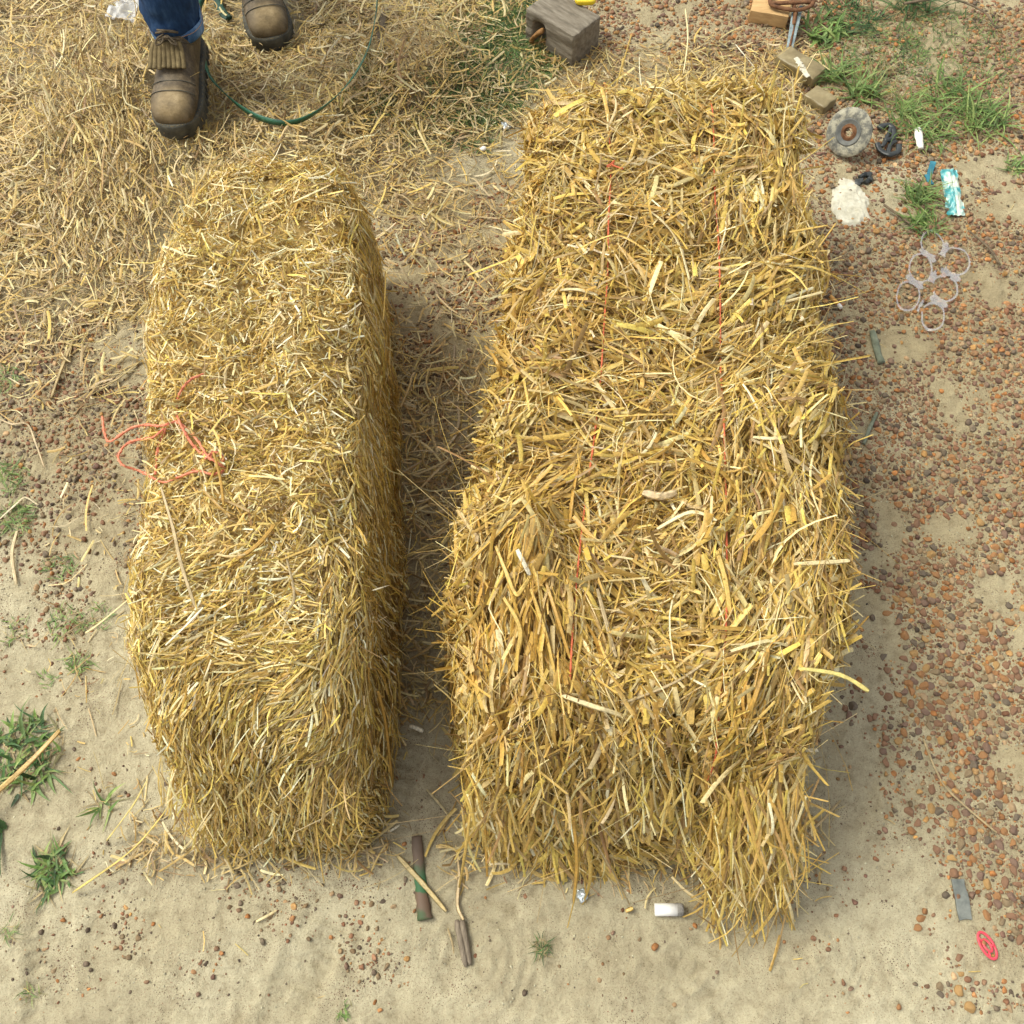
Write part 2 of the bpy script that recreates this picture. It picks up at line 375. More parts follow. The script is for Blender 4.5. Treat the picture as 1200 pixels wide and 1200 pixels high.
def bale_sample(b, Nn, wts=(1, .5, .5, .45, .12)):
    """faces: top, left, right, front, back -> pos, frame, face id"""
    wts = np.array(wts)/sum(wts); f = rng.choice(5, Nn, p=wts)
    a = rng.uniform(-1, 1, Nn); c = rng.uniform(-1, 1, Nn); hgt = rng.uniform(0.02, 1, Nn)
    def Q(a, c, hgt):
        q = np.zeros((Nn, 3))
        m = f == 0; q[m] = np.stack([a, c, 0*a+1], 1)[m]
        m = f == 1; q[m] = np.stack([0*a-1, c, hgt], 1)[m]
        m = f == 2; q[m] = np.stack([0*a+1, c, hgt], 1)[m]
        m = f == 3; q[m] = np.stack([a, 0*a-1, hgt], 1)[m]
        m = f == 4; q[m] = np.stack([a, 0*a+1, hgt], 1)[m]
        return q
    e = .012
    P = bale_map(b, Q(a, c, hgt))
    Pa = bale_map(b, Q(a+e, c, hgt)); Pc = bale_map(b, Q(a, c+e, hgt)); Ph = bale_map(b, Q(a, c, hgt+e))
    T1 = np.where(((f == 1)|(f == 2))[:, None], Pc-P, Pa-P)
    T2 = np.where((f == 0)[:, None], Pc-P, Ph-P)
    n = np.cross(T1, T2); n /= np.linalg.norm(n, axis=1)[:, None]+1e-12
    out = P-np.array([(b.L[:, 0].mean()+b.R[:, 0].mean())/2, (b.yb+b.yf)/2, b.h*.3])
    flip = np.sum(n*out, 1) < 0; n[flip] *= -1
    return P, n, f
PAL = np.array([.965, .99, .93])*np.array([[.66, .45, .135], [.82, .68, .37], [.50, .31, .075], [.34, .21, .08], [.60, .46, .22], [.72, .52, .13], [.90, .80, .56]])
def straw_cols(Nn, w, j=.12, pal=PAL):
    w = np.array(w, float)/sum(w); k = rng.choice(len(pal), Nn, p=w); c = pal[k]
    c = c*(1+rng.normal(0, j, Nn))[:, None]*(1+rng.normal(0, .03, (Nn, 3)))
    return np.clip(c, .01, .95)
PALL = np.clip(PAL*np.array([1.04, 1.06, 1.10]), 0, .93)
def place_on(b, Nn, dirfun, Lr, Wr, wcol, lift=(-.004, .012), tilt=.22, K=4, wts=None, bendv=.08, jit=.12, pal=PAL, kinkp=.14, filt=None, taper=.15, lpow=1.6, sidev=.06):
    P, n, f = bale_sample(b, Nn, wts) if wts else bale_sample(b, Nn)
    if filt is not None:
        u, v = proj(P[:, 0], P[:, 1], P[:, 2]); k = filt(u, v, P, f); P, n, f = P[k], n[k], f[k]; Nn = len(P)
    u, v = proj(P[:, 0], P[:, 1], P[:, 2])
    D, spread = dirfun(u, v, P, n, f)
    fr = (P[:, 0]-np.interp(P[:, 1], b.L[:, 1], b.L[:, 0]))/(np.interp(P[:, 1], b.R[:, 1], b.R[:, 0])-np.interp(P[:, 1], b.L[:, 1], b.L[:, 0]))
    em = ((fr < .07)|(fr > .92))&(f == 0)&(P[:, 1] > b.yf); D[em] = (0, 1, 0); spread = np.where(em, .5, spread)
    D = D-n*np.sum(D*n, 1)[:, None]; D /= np.linalg.norm(D, axis=1)[:, None]+1e-9
    ang = rng.normal(0, 1, Nn)*spread*.75+fbm(P[:, 0]+P[:, 2], P[:, 1]-P[:, 2]*.7, 11, 2, 60+b.seed)*2.6*np.minimum(spread, .9); B = np.cross(n, D)
    D = D*np.cos(ang)[:, None]+B*np.sin(ang)[:, None]
    tl = rng.normal(0, tilt, Nn)*np.where((f == 1)|(f == 2), .35, np.where(f == 3, .6, 1))*np.where((n[:, 2] < .8), .6, 1); D2 = D*np.cos(tl)[:, None]+n*np.sin(tl)[:, None]
    nn = n*np.cos(tl)[:, None]-D*np.sin(tl)[:, None]
    roll = rng.normal(0, .5, Nn); sd = np.cross(D2, nn); nn = nn*np.cos(roll)[:, None]+sd*np.sin(roll)[:, None]
    L = Lr[0]+(Lr[1]-Lr[0])*rng.random(Nn)**lpow; W = Wr[0]+(Wr[1]-Wr[0])*rng.random(Nn)**1.7
    pos = P+n*(rng.uniform(lift[0], lift[1], Nn)+np.abs(tl)*L*.12)[:, None]
    kk = np.where(rng.random(Nn) < kinkp, rng.normal(0, .9, Nn), 0)
    V, F, C = blades(pos, D2, nn, L, W, rng.normal(.03, bendv, Nn), straw_cols(Nn, wcol, jit, pal), K=K, side=rng.normal(0, sidev, Nn)*np.where(rng.random(Nn) < .15, 4, 1), kink=kk, taper=taper)
    nz_ = fbm(pos[:, 0], pos[:, 1]+pos[:, 2], 6, 2, 90+b.seed)
    m_ = np.clip(.35+1.6*nz_, 0, 1)*.4+(0 if b is not RBREF[0] else .6*np.maximum(blob(u, v, 600, 700, 75, 180), blob(u, v, 600, 400, 40, 200)*.6))
    m_ = np.repeat(np.clip(m_, 0, 1), len(C)//Nn)[:, None]; C = C*(1-m_)+C*np.array([.95, .86, .70])*m_
    return V, F, C
RBREF = [None]

# right bale ---------------------------------------------------------------
def P3(u, v, z): return PW(u, v, z)
fk = P3(612, 640, .38); cr = P3(668, 640, .38)
RB = bale_spec([(636, 90), (618, 200), (604, 330), (592, 430), (578, 520), (552, 600), (540, 680), (532, 760), (532, 860), (545, 960)],
               [(920, 90), (935, 200), (945, 300), (952, 400), (965, 480), (976, 560), (982, 650), (978, 740), (968, 850), (955, 960)],
               .37, 110, 868, n=9, slump=.12,
               bumps=[(fk[0], fk[1]-.02, .10, .10, .045), (cr[0], cr[1]+.0, .03, .05, -.045), (P3(640, 540, .38)[0], P3(640, 540, .38)[1], .13, .03, -.018),
                      (P3(820, 960, .3)[0], P3(820, 960, .3)[1], .03, .12, -.09), (P3(850, 560, .38)[0], P3(850, 560, .38)[1], .12, .1, .012)], amp=.020, seed=2)
RBREF[0] = RB
def dir_right(u, v, P, n, f):
    Nn = len(u); D = np.zeros((Nn, 3)); D[:, 0] = 1; sp = np.full(Nn, 1.0)
    ang = rng.normal(0.15, .3, Nn); D[:, 1] = np.sin(ang)
    m = u > 815; D[m] = (.28, 1, 0); sp[m] = .55
    m = (u < 640)&(v < 540); D[m] = (-.1, 1, 0); sp[m] = .65
    m = (v > 800); D[m] = (.08, -1, -.6); sp[m] = .62
    m = (v > 800)&(u > 820); D[m] = (.25, -1, -.6); sp[m] = .4
    m = (v > 600)&(v < 830)&(u < 700); c = P3(625, 560, .38); D[m] = (P[m]-c)*np.array([1, 1, 0])+np.array([0, 0, -.1]); sp[m] = .28
    m = (v > 520)&(v < 600)&(u < 680); D[m] = (1, .45, 0); sp[m] = .45
    m = f == 3; D[m] = (.05, -.3, -1); sp[m] = .42
    m = f == 1; D[m] = (0, .6, -1); sp[m] = .5
    m = f == 2; D[m] = (0, .5, -1); sp[m] = .7
    return D, sp
rbo = empty('straw_bale', ((RB.L[:, 0].mean()+RB.R[:, 0].mean())/2, (RB.yb+RB.yf)/2, 0))
tag(rbo, 'large flat golden straw bale bound with two red strings, on the right', 'straw bale', 'straw bales lying side by side')
def child(o, par):           # keep geometry in world coordinates
    o.parent = par; o.matrix_parent_inverse = Matrix.Translation(par.location).inverted(); return o
A = Acc(); P, F = bale_core(RB); A.add(P, F); o = A.build('straw_core', M_CORE); child(o, rbo)
A = Acc()
WR = (4.2, 1.2, 3.2, 1.7, 2.4, 2.2, .35)
def addb(r): A.add(r[0], r[1], C=r[2])
addb(place_on(RB, 26000, dir_right, (.012, .05), (.001, .003), (2, 1, 3, 2.6, 3, 1, .4), lift=(-.010, .004), tilt=.3, K=3))
addb(place_on(RB, 17000, dir_right, (.03, .105), (.0018, .0048), WR, lift=(-.005, .009), tilt=.22, K=5, bendv=.11, kinkp=.2, sidev=.08))
addb(place_on(RB, 5200, dir_right, (.05, .14), (.003, .0088), WR, lift=(.000, .014), tilt=.13, K=7, bendv=.14, kinkp=.28, sidev=.10))
addb(place_on(RB, 2600, dir_right, (.04, .14), (.002, .006), WR, lift=(-.01, .008), tilt=.45, K=6, bendv=.15, filt=lambda u, v, P, f: (f == 3)|(f == 1)|(f == 2)|(v > 780)|(v < 125)))
addb(place_on(RB, 5200, dir_right, (.04, .17), (.001, .0026), (2, 2, 2, 1, 3, 1, .4), lift=(0, .016), tilt=.25, K=7, bendv=.3, kinkp=.3, sidev=.2))
addb(place_on(RB, 1300, dir_right, (.03, .10), (.0055, .0115), (4, 2, 2, .6, 3, 3, .3), lift=(.002, .014), tilt=.12, K=7, bendv=.15))
def fringe(Nn, x0, x1, yf, zr, Lr, Wr, out, dx=0):
    x = rng.uniform(x0, x1, Nn); z = rng.uniform(zr[0], zr[1], Nn); y = yf-rng.uniform(-.02, out, Nn)*(1-z/.4)
    D = np.stack([rng.normal(dx, .34, Nn), -rng.uniform(.3, 1.1, Nn), -rng.uniform(.3, 1.2, Nn)], 1); nr_ = np.tile((0, -1., 1.), (Nn, 1))+rng.normal(0, .3, (Nn, 3))
    L = rng.uniform(Lr[0], Lr[1], Nn); W = rng.uniform(Wr[0], Wr[1], Nn); D /= np.linalg.norm(D, axis=1)[:, None]; z = np.maximum(z, -D[:, 2]*L/2+.004)
    return blades(np.stack([x, y, z], 1), D, nr_, L, W, rng.normal(.12, .12, Nn), straw_cols(Nn, WR, .12), K=6, side=rng.normal(0, .08, Nn), taper=.15, kink=np.where(rng.random(Nn) < .2, rng.normal(0, .6, Nn), 0))
_yf = RB.yf
addb(fringe(650, PW(545, 960, .1)[0], PW(800, 960, .1)[0], _yf-.05, (.0, .24), (.05, .11), (.0015, .005), .07))
addb(fringe(900, PW(828, 1000, .1)[0], PW(922, 1000, .1)[0], _yf-.045, (.0, .24), (.06, .16), (.0015, .005), .16, .08))
addb(fringe(350, PW(828, 1000, .1)[0], PW(930, 1000, .1)[0], _yf-.07, (.0, .2), (.05, .12), (.001, .0025), .17, .1))
o = A.build('straw_surface', M_STRAW); child(o, rbo)

# left bale -----------------------------------------------------------------
LB = bale_spec([(240, 225), (210, 280), (192, 340), (180, 450), (172, 560), (159, 680), (152, 760), (153, 830), (160, 880), (176, 930)],
               [(424, 200), (430, 300), (434, 400), (436, 500), (438, 600), (438, 680), (428, 800), (424, 900), (418, 975)],
               .43, 190, 856, n=7, slump=.11,
               bumps=[(P3(330, 560, .42)[0], P3(330, 560, .42)[1], .15, .18, .012), (P3(245, 905, .4)[0], P3(245, 905, .4)[1], .12, .06, -.03)], amp=.019, seed=5)
def dir_left(u, v, P, n, f):
    Nn = len(u); D = np.zeros((Nn, 3)); D[:, 0] = 1; D[:, 1] = .4; sp = np.full(Nn, 1.6)
    m = v > 640; D[m] = (-.35, -1, 0); sp[m] = .75
    m = v > 780; D[m] = (-.2, -1, -.4); sp[m] = .45
    m = (v > 640)&(u > 370); D[m] = (.25, -1, -.4); sp[m] = .35
    m = f == 3; D[m] = (-.1, -.4, -1); sp[m] = .30
    m = f == 1; D[m] = (-.3, -.3, -1); sp[m] = .5
    m = f == 2; D[m] = (.2, -.4, -1); sp[m] = .38
    return D, sp
lbo = empty('straw_bale', ((LB.L[:, 0].mean()+LB.R[:, 0].mean())/2, (LB.yb+LB.yf)/2, 0))
tag(lbo, 'narrower bale of short chopped straw with cut orange twine loops on it, on the left', 'straw bale', 'straw bales lying side by side')
A = Acc(); P, F = bale_core(LB); A.add(P, F); o = A.build('straw_core', M_CORE); child(o, lbo)
A = Acc()
addb(place_on(LB, 30000, dir_left, pal=PALL, Lr=(.006, .022), Wr=(.001, .0026), wcol=(2, 1.6, 2.6, 1.6, 3, 1, .8), lift=(-.008, .003), tilt=.4, K=3, kinkp=.05))
addb(place_on(LB, 24000, dir_left, pal=PALL, Lr=(.009, .034), Wr=(.0014, .0036), wcol=(4, 2.0, 2.6, 1.3, 2.4, 2, 1.0), lift=(-.004, .007), tilt=.35, K=3, kinkp=.06))
addb(place_on(LB, 5000, dir_left, pal=PALL, Lr=(.02, .06), Wr=(.0015, .004), wcol=(4, 3, 2.4, 1.0, 2.0, 2.4, 1.5), lift=(0, .009), tilt=.3, K=4))
addb(place_on(LB, 9000, dir_left, pal=PALL, Lr=(.03, .08), Wr=(.0014, .0032), wcol=(4, 1.5, 3, 1.4, 2, 3, .3), lift=(-.004, .008), tilt=.22, K=4, filt=lambda u, v, P, f: (v > 690)|(f == 3)|(f == 2)))
addb(place_on(LB, 900, dir_left, pal=PALL, Lr=(.05, .12), Wr=(.0012, .0035), wcol=WR, lift=(.0, .012), tilt=.4, K=6, bendv=.2, filt=lambda u, v, P, f: (v > 740)|(f == 3)|(v < 260)|(f == 1)))
addb(fringe(800, PW(200, 900, .2)[0], PW(420, 900, .2)[0], LB.yf-.035, (.0, .26), (.04, .09), (.0012, .003), .09, -.1))
o = A.build('straw_surface', M_STRAW); child(o, lbo)

def bale_top_z(b, x, y):
    """height of the bale surface above a ground point, by sampling the top face"""
    a, c = np.meshgrid(np.linspace(-1, 1, 60), np.linspace(-1, 1, 90), indexing='ij')
    if not hasattr(b, 'tab'): b.tab = bale_map(b, np.stack([a.ravel(), c.ravel(), 0*a.ravel()+1], 1))
    dd = (b.tab[:, 0]-x)**2+(b.tab[:, 1]-y)**2; k = dd.argmin()
    return b.tab[k, 2] if dd[k] < .03**2 else max(0, b.tab[k, 2]-.05-math.sqrt(dd[k])*1.0)
def on_bale(b, u, v, dz=.012):
    z = b.h
    for _ in range(6):
        p = PW(u, v, z); z = bale_top_z(b, p[0], p[1])*.5+z*.5
    p = PW(u, v, z+dz); return p

# single conspicuous stalks: flat folded leaf or tube through a few photo points ---------------------------------
def stalk_mesh(P, wid, col, name):
    P = smooth_path(P, 5); A = Acc(); n = len(P); t = np.linspace(0, 1, n)
    T = np.gradient(P, axis=0); T /= np.linalg.norm(T, axis=1)[:, None]; Sd = np.cross(T, (0, 0, 1)); Sd /= np.linalg.norm(Sd, axis=1)[:, None]+1e-9
    U = np.cross(Sd, T); ww = wid*.42*(1-.30*np.abs(2*t-1)**4)*(1+.06*np.sin(t*23+wid*900))
    r0 = np.random.default_rng(int(abs(P[0][0])*1e5) % 9999); roll = r0.normal(0, .35)+np.cumsum(r0.normal(0, .12, n)); Sd, U = Sd*np.cos(roll)[:, None]+U*np.sin(roll)[:, None], U*np.cos(roll)[:, None]-Sd*np.sin(roll)[:, None]
    cx_ = np.array([1, .35, 0, -.45, -1, -.45, 0, .35]); cz_ = np.array([.0, .30, .12, .34, .06, .16, -.06, .12])
    Rg = P[:, None]+Sd[:, None]*(cx_[None]*ww[:, None])[..., None]+U[:, None]*(cz_[None]*ww[:, None])[..., None]
    V, F4, F3 = rings(Rg)
    c = np.array(col)*(1+.12*np.sin(t*31+col[0]*50))[:, None]; C = np.repeat(c, 8, 0); C = np.concatenate([C, [col, col]])
    A.add(V, F4, F3, C=C); return A
GOLD = (.70, .48, .13); PALE = (.84, .70, .38); WHITE = (.90, .83, .62); OCH = (.56, .33, .07); TAN = (.55, .42, .22); BRN = (.32, .20, .09)
def bale_stalk(b, par, pts, wpx, col, dz=.016, label=None):
    P = [on_bale(b, u, v, dz+(k % 2)*.004) for k, (u, v) in enumerate(pts)]
    A = stalk_mesh(P, wpx, col, 's'); o = A.build('straw_stalk', M_STRAW); child(o, par)
    if label: o['label'] = label
for pts, wd, c, lab in [
    ([(189, 572), (203, 620), (212, 660), (229, 712)], .006, TAN, 'long tan straw stalk lying below the orange twine'),
    ([(194, 756), (216, 735), (238, 712)], .005, WHITE, 'short whitish straw stalk'),
    ([(344, 237), (372, 224), (402, 210)], .008, PALE, None), ([(452, 318), (451, 345), (449, 376)], .004, GOLD, None),
    ([(100, 742), (120, 728), (165, 690)], .005, PALE, None), ([(437, 692), (456, 686)], .006, WHITE, 'bright white chip of straw'),
    ([(330, 522), (362, 527)], .005, PALE, None), ([(262, 592), (258, 560), (250, 530)], .005, OCH, None),
    ([(330, 720), (345, 700), (335, 650)], .005, TAN, None), ([(270, 660), (300, 640), (322, 615)], .007, OCH, None)]:
    bale_stalk(LB, lbo, pts, wd, c, label=lab)
for pts, wd, c, lab in [
    ([(746, 237), (775, 258), (795, 285), (808, 328)], .007, PALE, 'pale bent straw leaf curving down'),
    ([(646, 341), (675, 339), (700, 346)], .008, PALE, None), 
    ([(640, 808), (690, 826), (722, 836), (760, 852), (802, 860)], .009, PALE, 'long wavy pale straw leaf'), ([(903, 884), (930, 880), (958, 879)], .010, WHITE, None),
    ([(606, 644), (612, 656), (621, 674)], .009, WHITE, 'short bright white piece of straw'), ([(581, 640), (592, 668), (604, 696), (612, 690), (621, 676)], .008, GOLD, 'bent golden straw folded into a V'),
    ([(865, 862), (882, 825), (897, 778), (900, 760)], .009, OCH, None),
    ([(506, 722), (525, 706), (543, 688)], .008, GOLD, None), ([(753, 577), (775, 582), (793, 577)], .016, (.66, .50, .28), 'wide flat tan leaf piece'),
    ([(668, 612), (672, 575), (682, 528)], .009, OCH, None), ([(633, 477), (665, 484), (692, 490)], .005, GOLD, None),
    ([(720, 488), (755, 486), (795, 486)], .007, GOLD, None), ([(735, 710), (765, 735), (795, 768)], .007, GOLD, None),
    ([(700, 690), (712, 735), (722, 770)], .008, TAN, None), ([(622, 690), (640, 745), (651, 795)], .009, GOLD, None),
    ([(636, 672), (652, 720), (668, 772)], .007, OCH, None), ([(880, 515), (925, 535), (962, 562)], .008, TAN, None),
    ([(880, 512), (905, 514), (922, 512)], .008, PALE, None), ([(728, 825), (790, 800), (835, 770)], .005, TAN, None),
    ([(840, 645), (850, 680), (856, 720)], .010, GOLD, None), ([(905, 905), (918, 945), (935, 985)], .006, GOLD, None),
    ([(826, 870), (850, 895), (868, 912)], .010, TAN, None), ([(568, 405), (580, 420), (588, 440)], .007, OCH, None),
    ([(730, 290), (745, 258), (750, 240)], .004, TAN, None), ([(940, 268), (970, 264)], .005, GOLD, None),
    ([(862, 52), (875, 68), (888, 84)], .007, WHITE, 'whitish stub poking out at the far end'), ([(803, 10), (806, 45), (801, 85)], .005, PALE, None),
    ([(590, 700), (610, 740), (600, 790)], .008, GOLD, None), ([(655, 800), (648, 850), (655, 900)], .009, GOLD, None),
    ([(560, 900), (575, 855), (590, 820)], .012, GOLD, None), ([(770, 620), (810, 600), (840, 610)], .008, PALE, None)]:
    bale_stalk(RB, rbo, pts, wd, c, label=lab)
for pts, wd, c, z0 in [([(935, 783), (985, 791), (1018, 810)], .0095, (.72, .60, .20), .40), ([(930, 661), (970, 659), (996, 657)], .008, PALE, .39), ([(925, 272), (970, 264)], .006, GOLD, .39),
    ([(960, 812), (985, 762), (1018, 722)], .004, OCH, .30)]:
    child(stalk_mesh([PW(u, v, z0-.004*k) for k, (u, v) in enumerate(pts)], wd, c, 'a').build('straw_stalk', M_STRAW), rbo)
# wisps hanging from the front ends of the bales
def wisp(b, par, pts, z0, wd, c):
    n = len(pts); P = [PW(u, v, z0*(1-(k/(n-1)))**.8+.012) for k, (u, v) in enumerate(pts)]
    child(stalk_mesh(P, wd, c, 'w').build('straw_stalk', M_STRAW), par)
for pts, z0, wd, c in [([(565, 905), (568, 960), (571, 1027)], .2, .006, OCH), ([(672, 960), (676, 1010), (672, 1058)], .2, .007, OCH), ([(552, 945), (545, 1000), (538, 1040)], .2, .005, GOLD),
    ([(690, 950), (725, 990), (735, 1000)], .2, .006, TAN), ([(870, 980), (905, 1040), (932, 1090)], .2, .004, GOLD), ([(925, 1000), (932, 1040), (935, 1075)], .2, .004, PALE),
    ([(860, 1010), (872, 1060), (888, 1106)], .2, .004, OCH), ([(835, 960), (833, 1000), (832, 1032)], .2, .006, OCH), ([(940, 985), (965, 960), (985, 938)], .12, .005, TAN),
    ([(700, 990), (720, 1025), (738, 1060)], .15, .003, TAN), ([(900, 990), (925, 1060), (930, 1085)], .15, .006, PALE)]:
    wisp(RB, rbo, pts, z0, wd, c)
for pts, z0, wd, c in [([(200, 940), (185, 962), (150, 1000), (85, 1046)], .14, .007, (.72, .56, .17)), ([(172, 915), (155, 945), (125, 985)], .16, .006, (.74, .60, .22)),
    ([(265, 930), (240, 965), (212, 1000)], .2, .006, PALE), ([(255, 935), (230, 975), (214, 998)], .22, .005, PALE), ([(370, 960), (374, 1000), (380, 1035)], .15, .004, GOLD),
    ([(443, 810), (452, 850), (460, 922)], .3, .006, OCH), ([(350, 940), (352, 975), (356, 992)], .2, .005, GOLD), ([(430, 860), (438, 890), (436, 912)], .25, .004, GOLD), ([(398, 930), (402, 965), (404, 985)], .2, .006, GOLD)]:
    wisp(LB, lbo, pts, z0, wd, c)

# twine ----------------------------------------------------------------------
M_TWINE = noisy('red_twine', [(.3, (.42, .08, .03)), (.6, (.58, .14, .06)), (.8, (.68, .26, .14))], 200, .55, .3, .6, 400)
M_TWINE2 = noisy('orange_twine', [(.3, (.58, .15, .08)), (.6, (.70, .25, .14)), (.8, (.76, .38, .25))], 200, .5, .3, .6, 400)
def twisted(A, P, r):
    P = smooth_path(P, 14)
    s = np.arange(len(P)); 
    for ph in (0, math.pi):
        off = np.stack([np.cos(s*.9+ph), np.sin(s*.9+ph), np.cos(s*.9+ph+1)*.5], 1)*r*.45
        tube(A, P+off, r*.72, 6)
for pts in [[(712, 118), (714, 160), (716, 200), (713, 260), (712, 320), (708, 380), (704, 440), (698, 500), (690, 560), (682, 620), (676, 680), (671, 740), (668, 800), (666, 860)],
            [(833, 120), (836, 160), (838, 220), (842, 290), (844, 360), (845, 430), (848, 500), (851, 580), (852, 660), (850, 740), (846, 800), (840, 860)]]:
    P = [on_bale(RB, u, v, .010) for u, v in pts]
    P = [p*np.array([1, 1, 1])+np.array([0, 0, .004*math.sin(i*2.3)]) for i, p in enumerate(P)]
    yb = RB.yb+.01; yf = RB.yf-.03
    P = [np.array([P[0][0], yb, .05]), np.array([P[0][0], yb, .30])]+P+[np.array([P[-1][0], yf, .28]), np.array([P[-1][0], yf-.05, .05])]
    A = Acc(); twisted(A, P, .0014); o = A.build('baling_twine', M_TWINE); child(o, rbo)
A = Acc()
c = on_bale(RB, 716, 192, .02)
for k in range(3): 
    a = rng.normal(0, 1, (4, 3))*.005; tube(A, smooth_path(np.cumsum(np.concatenate([[c], a*[1, 1, .4]]), 0), 4), .0014, 6)
o = A.build('twine_knot', M_TWINE); child(o, rbo); o['label'] = 'frayed red knot on the left string'
A = Acc()
for pts in [[(120, 488), (123, 510), (130, 517), (153, 502), (172, 498), (190, 499), (208, 495), (228, 512), (243, 534), (257, 544), (263, 550), (250, 556), (230, 552), (205, 561), (190, 565), (166, 553), (144, 545), (139, 533), (152, 518), (178, 513), (193, 503), (185, 525), (182, 556)],
            [(239, 438), (222, 446), (210, 462), (207, 480), (211, 496), (222, 516), (234, 530), (247, 536)], [(240, 538), (252, 530), (262, 538), (255, 548)]]:
    P = [on_bale(LB, u, v, .008+.005*math.sin(i*1.7)) for i, (u, v) in enumerate(pts)]
    if pts[0][0] == 120:
        z1 = P[6][2]
        for k in range(0, 5): P[k] = PW(pts[k][0], pts[k][1], z1-.06+.012*k)
        P[16][2] = max(P[16][2], z1-.05); P[17] = PW(139, 533, z1-.04); P[16] = PW(144, 545, z1-.035)
    P = smooth_path(P, 8); tube(A, P, .0017, 8, rough=.25); [tube(A, P[k_:k_+7]+rng.normal(0, .0014, (len(P[k_:k_+7]), 3)), .0006, 5) for k_ in range(0, len(P)-8, 3)]
o = A.build('loose_twine', M_TWINE2); tag(o, 'loose orange twine tangled in loops on the left straw bale', 'twine')

# ------------------------------------------------------------------ straw litter on the ground (nobody could count it)
def under_bale(x, y, b, m=0.0):
    xl = np.interp(y, b.L[:, 1], b.L[:, 0])+m; xr = np.interp(y, b.R[:, 1], b.R[:, 0])-m
    return (x > xl)&(x < xr)&(y > b.yf+m)&(y < b.yb-m)
def scatter(dens, Nn, box=(-1.55, -.05, 1.55, 2.75), clump=8, cth=.0, seed=3, pw=1.0):
    x = rng.uniform(box[0], box[2], Nn); y = rng.uniform(box[1], box[3], Nn)
    u, v = proj(x, y, 0*x); dd = dens(u, v)*np.clip(.75+1.1*fbm(x, y, clump, 3, seed), 0, 1.4)**pw
    k = (rng.random(Nn) < dd)&~under_bale(x, y, LB, .03)&~under_bale(x, y, RB, .03)
    return x[k], y[k]
PALG = np.array([.90, .88, .78])*np.array([[.60, .44, .17], [.74, .61, .32], [.46, .31, .11], [.30, .19, .08], [.54, .43, .24], [.70, .51, .16], [.86, .77, .52]])
def litter(Nn, Lr, Wr, w, dens, K=4, lift=.02, tilt=.2, jitter=.14, clump=8, name='x', side=.15, dirpref=None, pw=1):
    x, y = scatter(dens, Nn, clump=clump, seed=rng.integers(100), pw=pw); n = len(x)
    hz = heap_z(x, y)
    z = ground_z(x, y)+hz+.0015+rng.random(n)**2*lift
    a = rng.uniform(0, math.pi*2, n)
    if dirpref is not None:
        u, v = proj(x, y, 0*x); m = dirpref(u, v); a = np.where(m, rng.normal(math.pi/2+.25, .45, n), a)
    tl = rng.normal(0, tilt, n)*(0.4+np.clip(hz*25, 0, 1.2))
    D = np.stack([np.cos(a)*np.cos(tl), np.sin(a)*np.cos(tl), np.sin(tl)], 1); nn = np.zeros((n, 3)); nn[:, 2] = 1; nn += rng.normal(0, .25, (n, 3))
    L = Lr[0]+(Lr[1]-Lr[0])*rng.random(n)**1.7; W = Wr[0]+(Wr[1]-Wr[0])*rng.random(n)**1.8
    z = z+np.abs(np.sin(tl))*L*.35
    kk = np.where(rng.random(n) < .2, rng.normal(0, 1, n), 0)
    return blades(np.stack([x, y, z], 1), D, nn, L, W, rng.normal(-.03, .08, n), straw_cols(n, w, jitter, PALG), K=K, side=rng.normal(0, side*.6, n)*np.where(rng.random(n) < .15, 3, 1), kink=kk, taper=.15)
A = Acc()
pref = lambda u, v: (u > 60)&(u < 260)&(v > 60)&(v < 330)
addb(litter(200000, (.008, .035), (.001, .0030), (3, 1.5, 3, 2, 4, 1, .5), litter_density, K=3, lift=.010))
addb(litter(120000, (.02, .07), (.0016, .0046), (3, 2, 3, 2, 3.5, 1.4, .5), litter_density, K=5, lift=.018, side=.18, dirpref=pref))
addb(litter(22000, (.03, .10), (.0025, .0065), (3, 3, 2, 1, 3, 2, .8), litter_density, K=6, lift=.026, side=.16, dirpref=pref))
addb(litter(45000, (.03, .10), (.001, .0022), (2, 2, 3, 3, 3, 1, .2), lambda u, v: litter_density(u, v)*np.clip(blob(u, v, 160, 190, 110, 150)+blob(u, v, 490, 90, 70, 80)+.1, 0, 1), K=6, lift=.03, side=.25, tilt=.35, dirpref=pref))
# thin scatter everywhere
addb(litter(1600, (.006, .03), (.0008, .0022), (3, 2, 2, 1, 3, 2, .5), lambda u, v: .25+0*u, K=3, lift=.004))
# chaff hugging the bottoms of the bales
def near_bales(u, v): return np.clip(box_soft(u, v, 455, 480, 560, 900, 20)+box_soft(u, v, 110, 880, 460, 1000, 25)*.7+box_soft(u, v, 520, 900, 960, 1020, 20)*.6+box_soft(u, v, 130, 300, 210, 900, 20)*.3, 0, 1)
addb(litter(16000, (.008, .045), (.001, .003), (3, 1.6, 3, 2, 2, 2, .4), near_bales, K=4, lift=.012))
o = A.build('straw_litter', M_STRAW); tag(o, 'trampled loose straw and chaff strewn over the sandy ground', 'straw litter', kind='stuff')

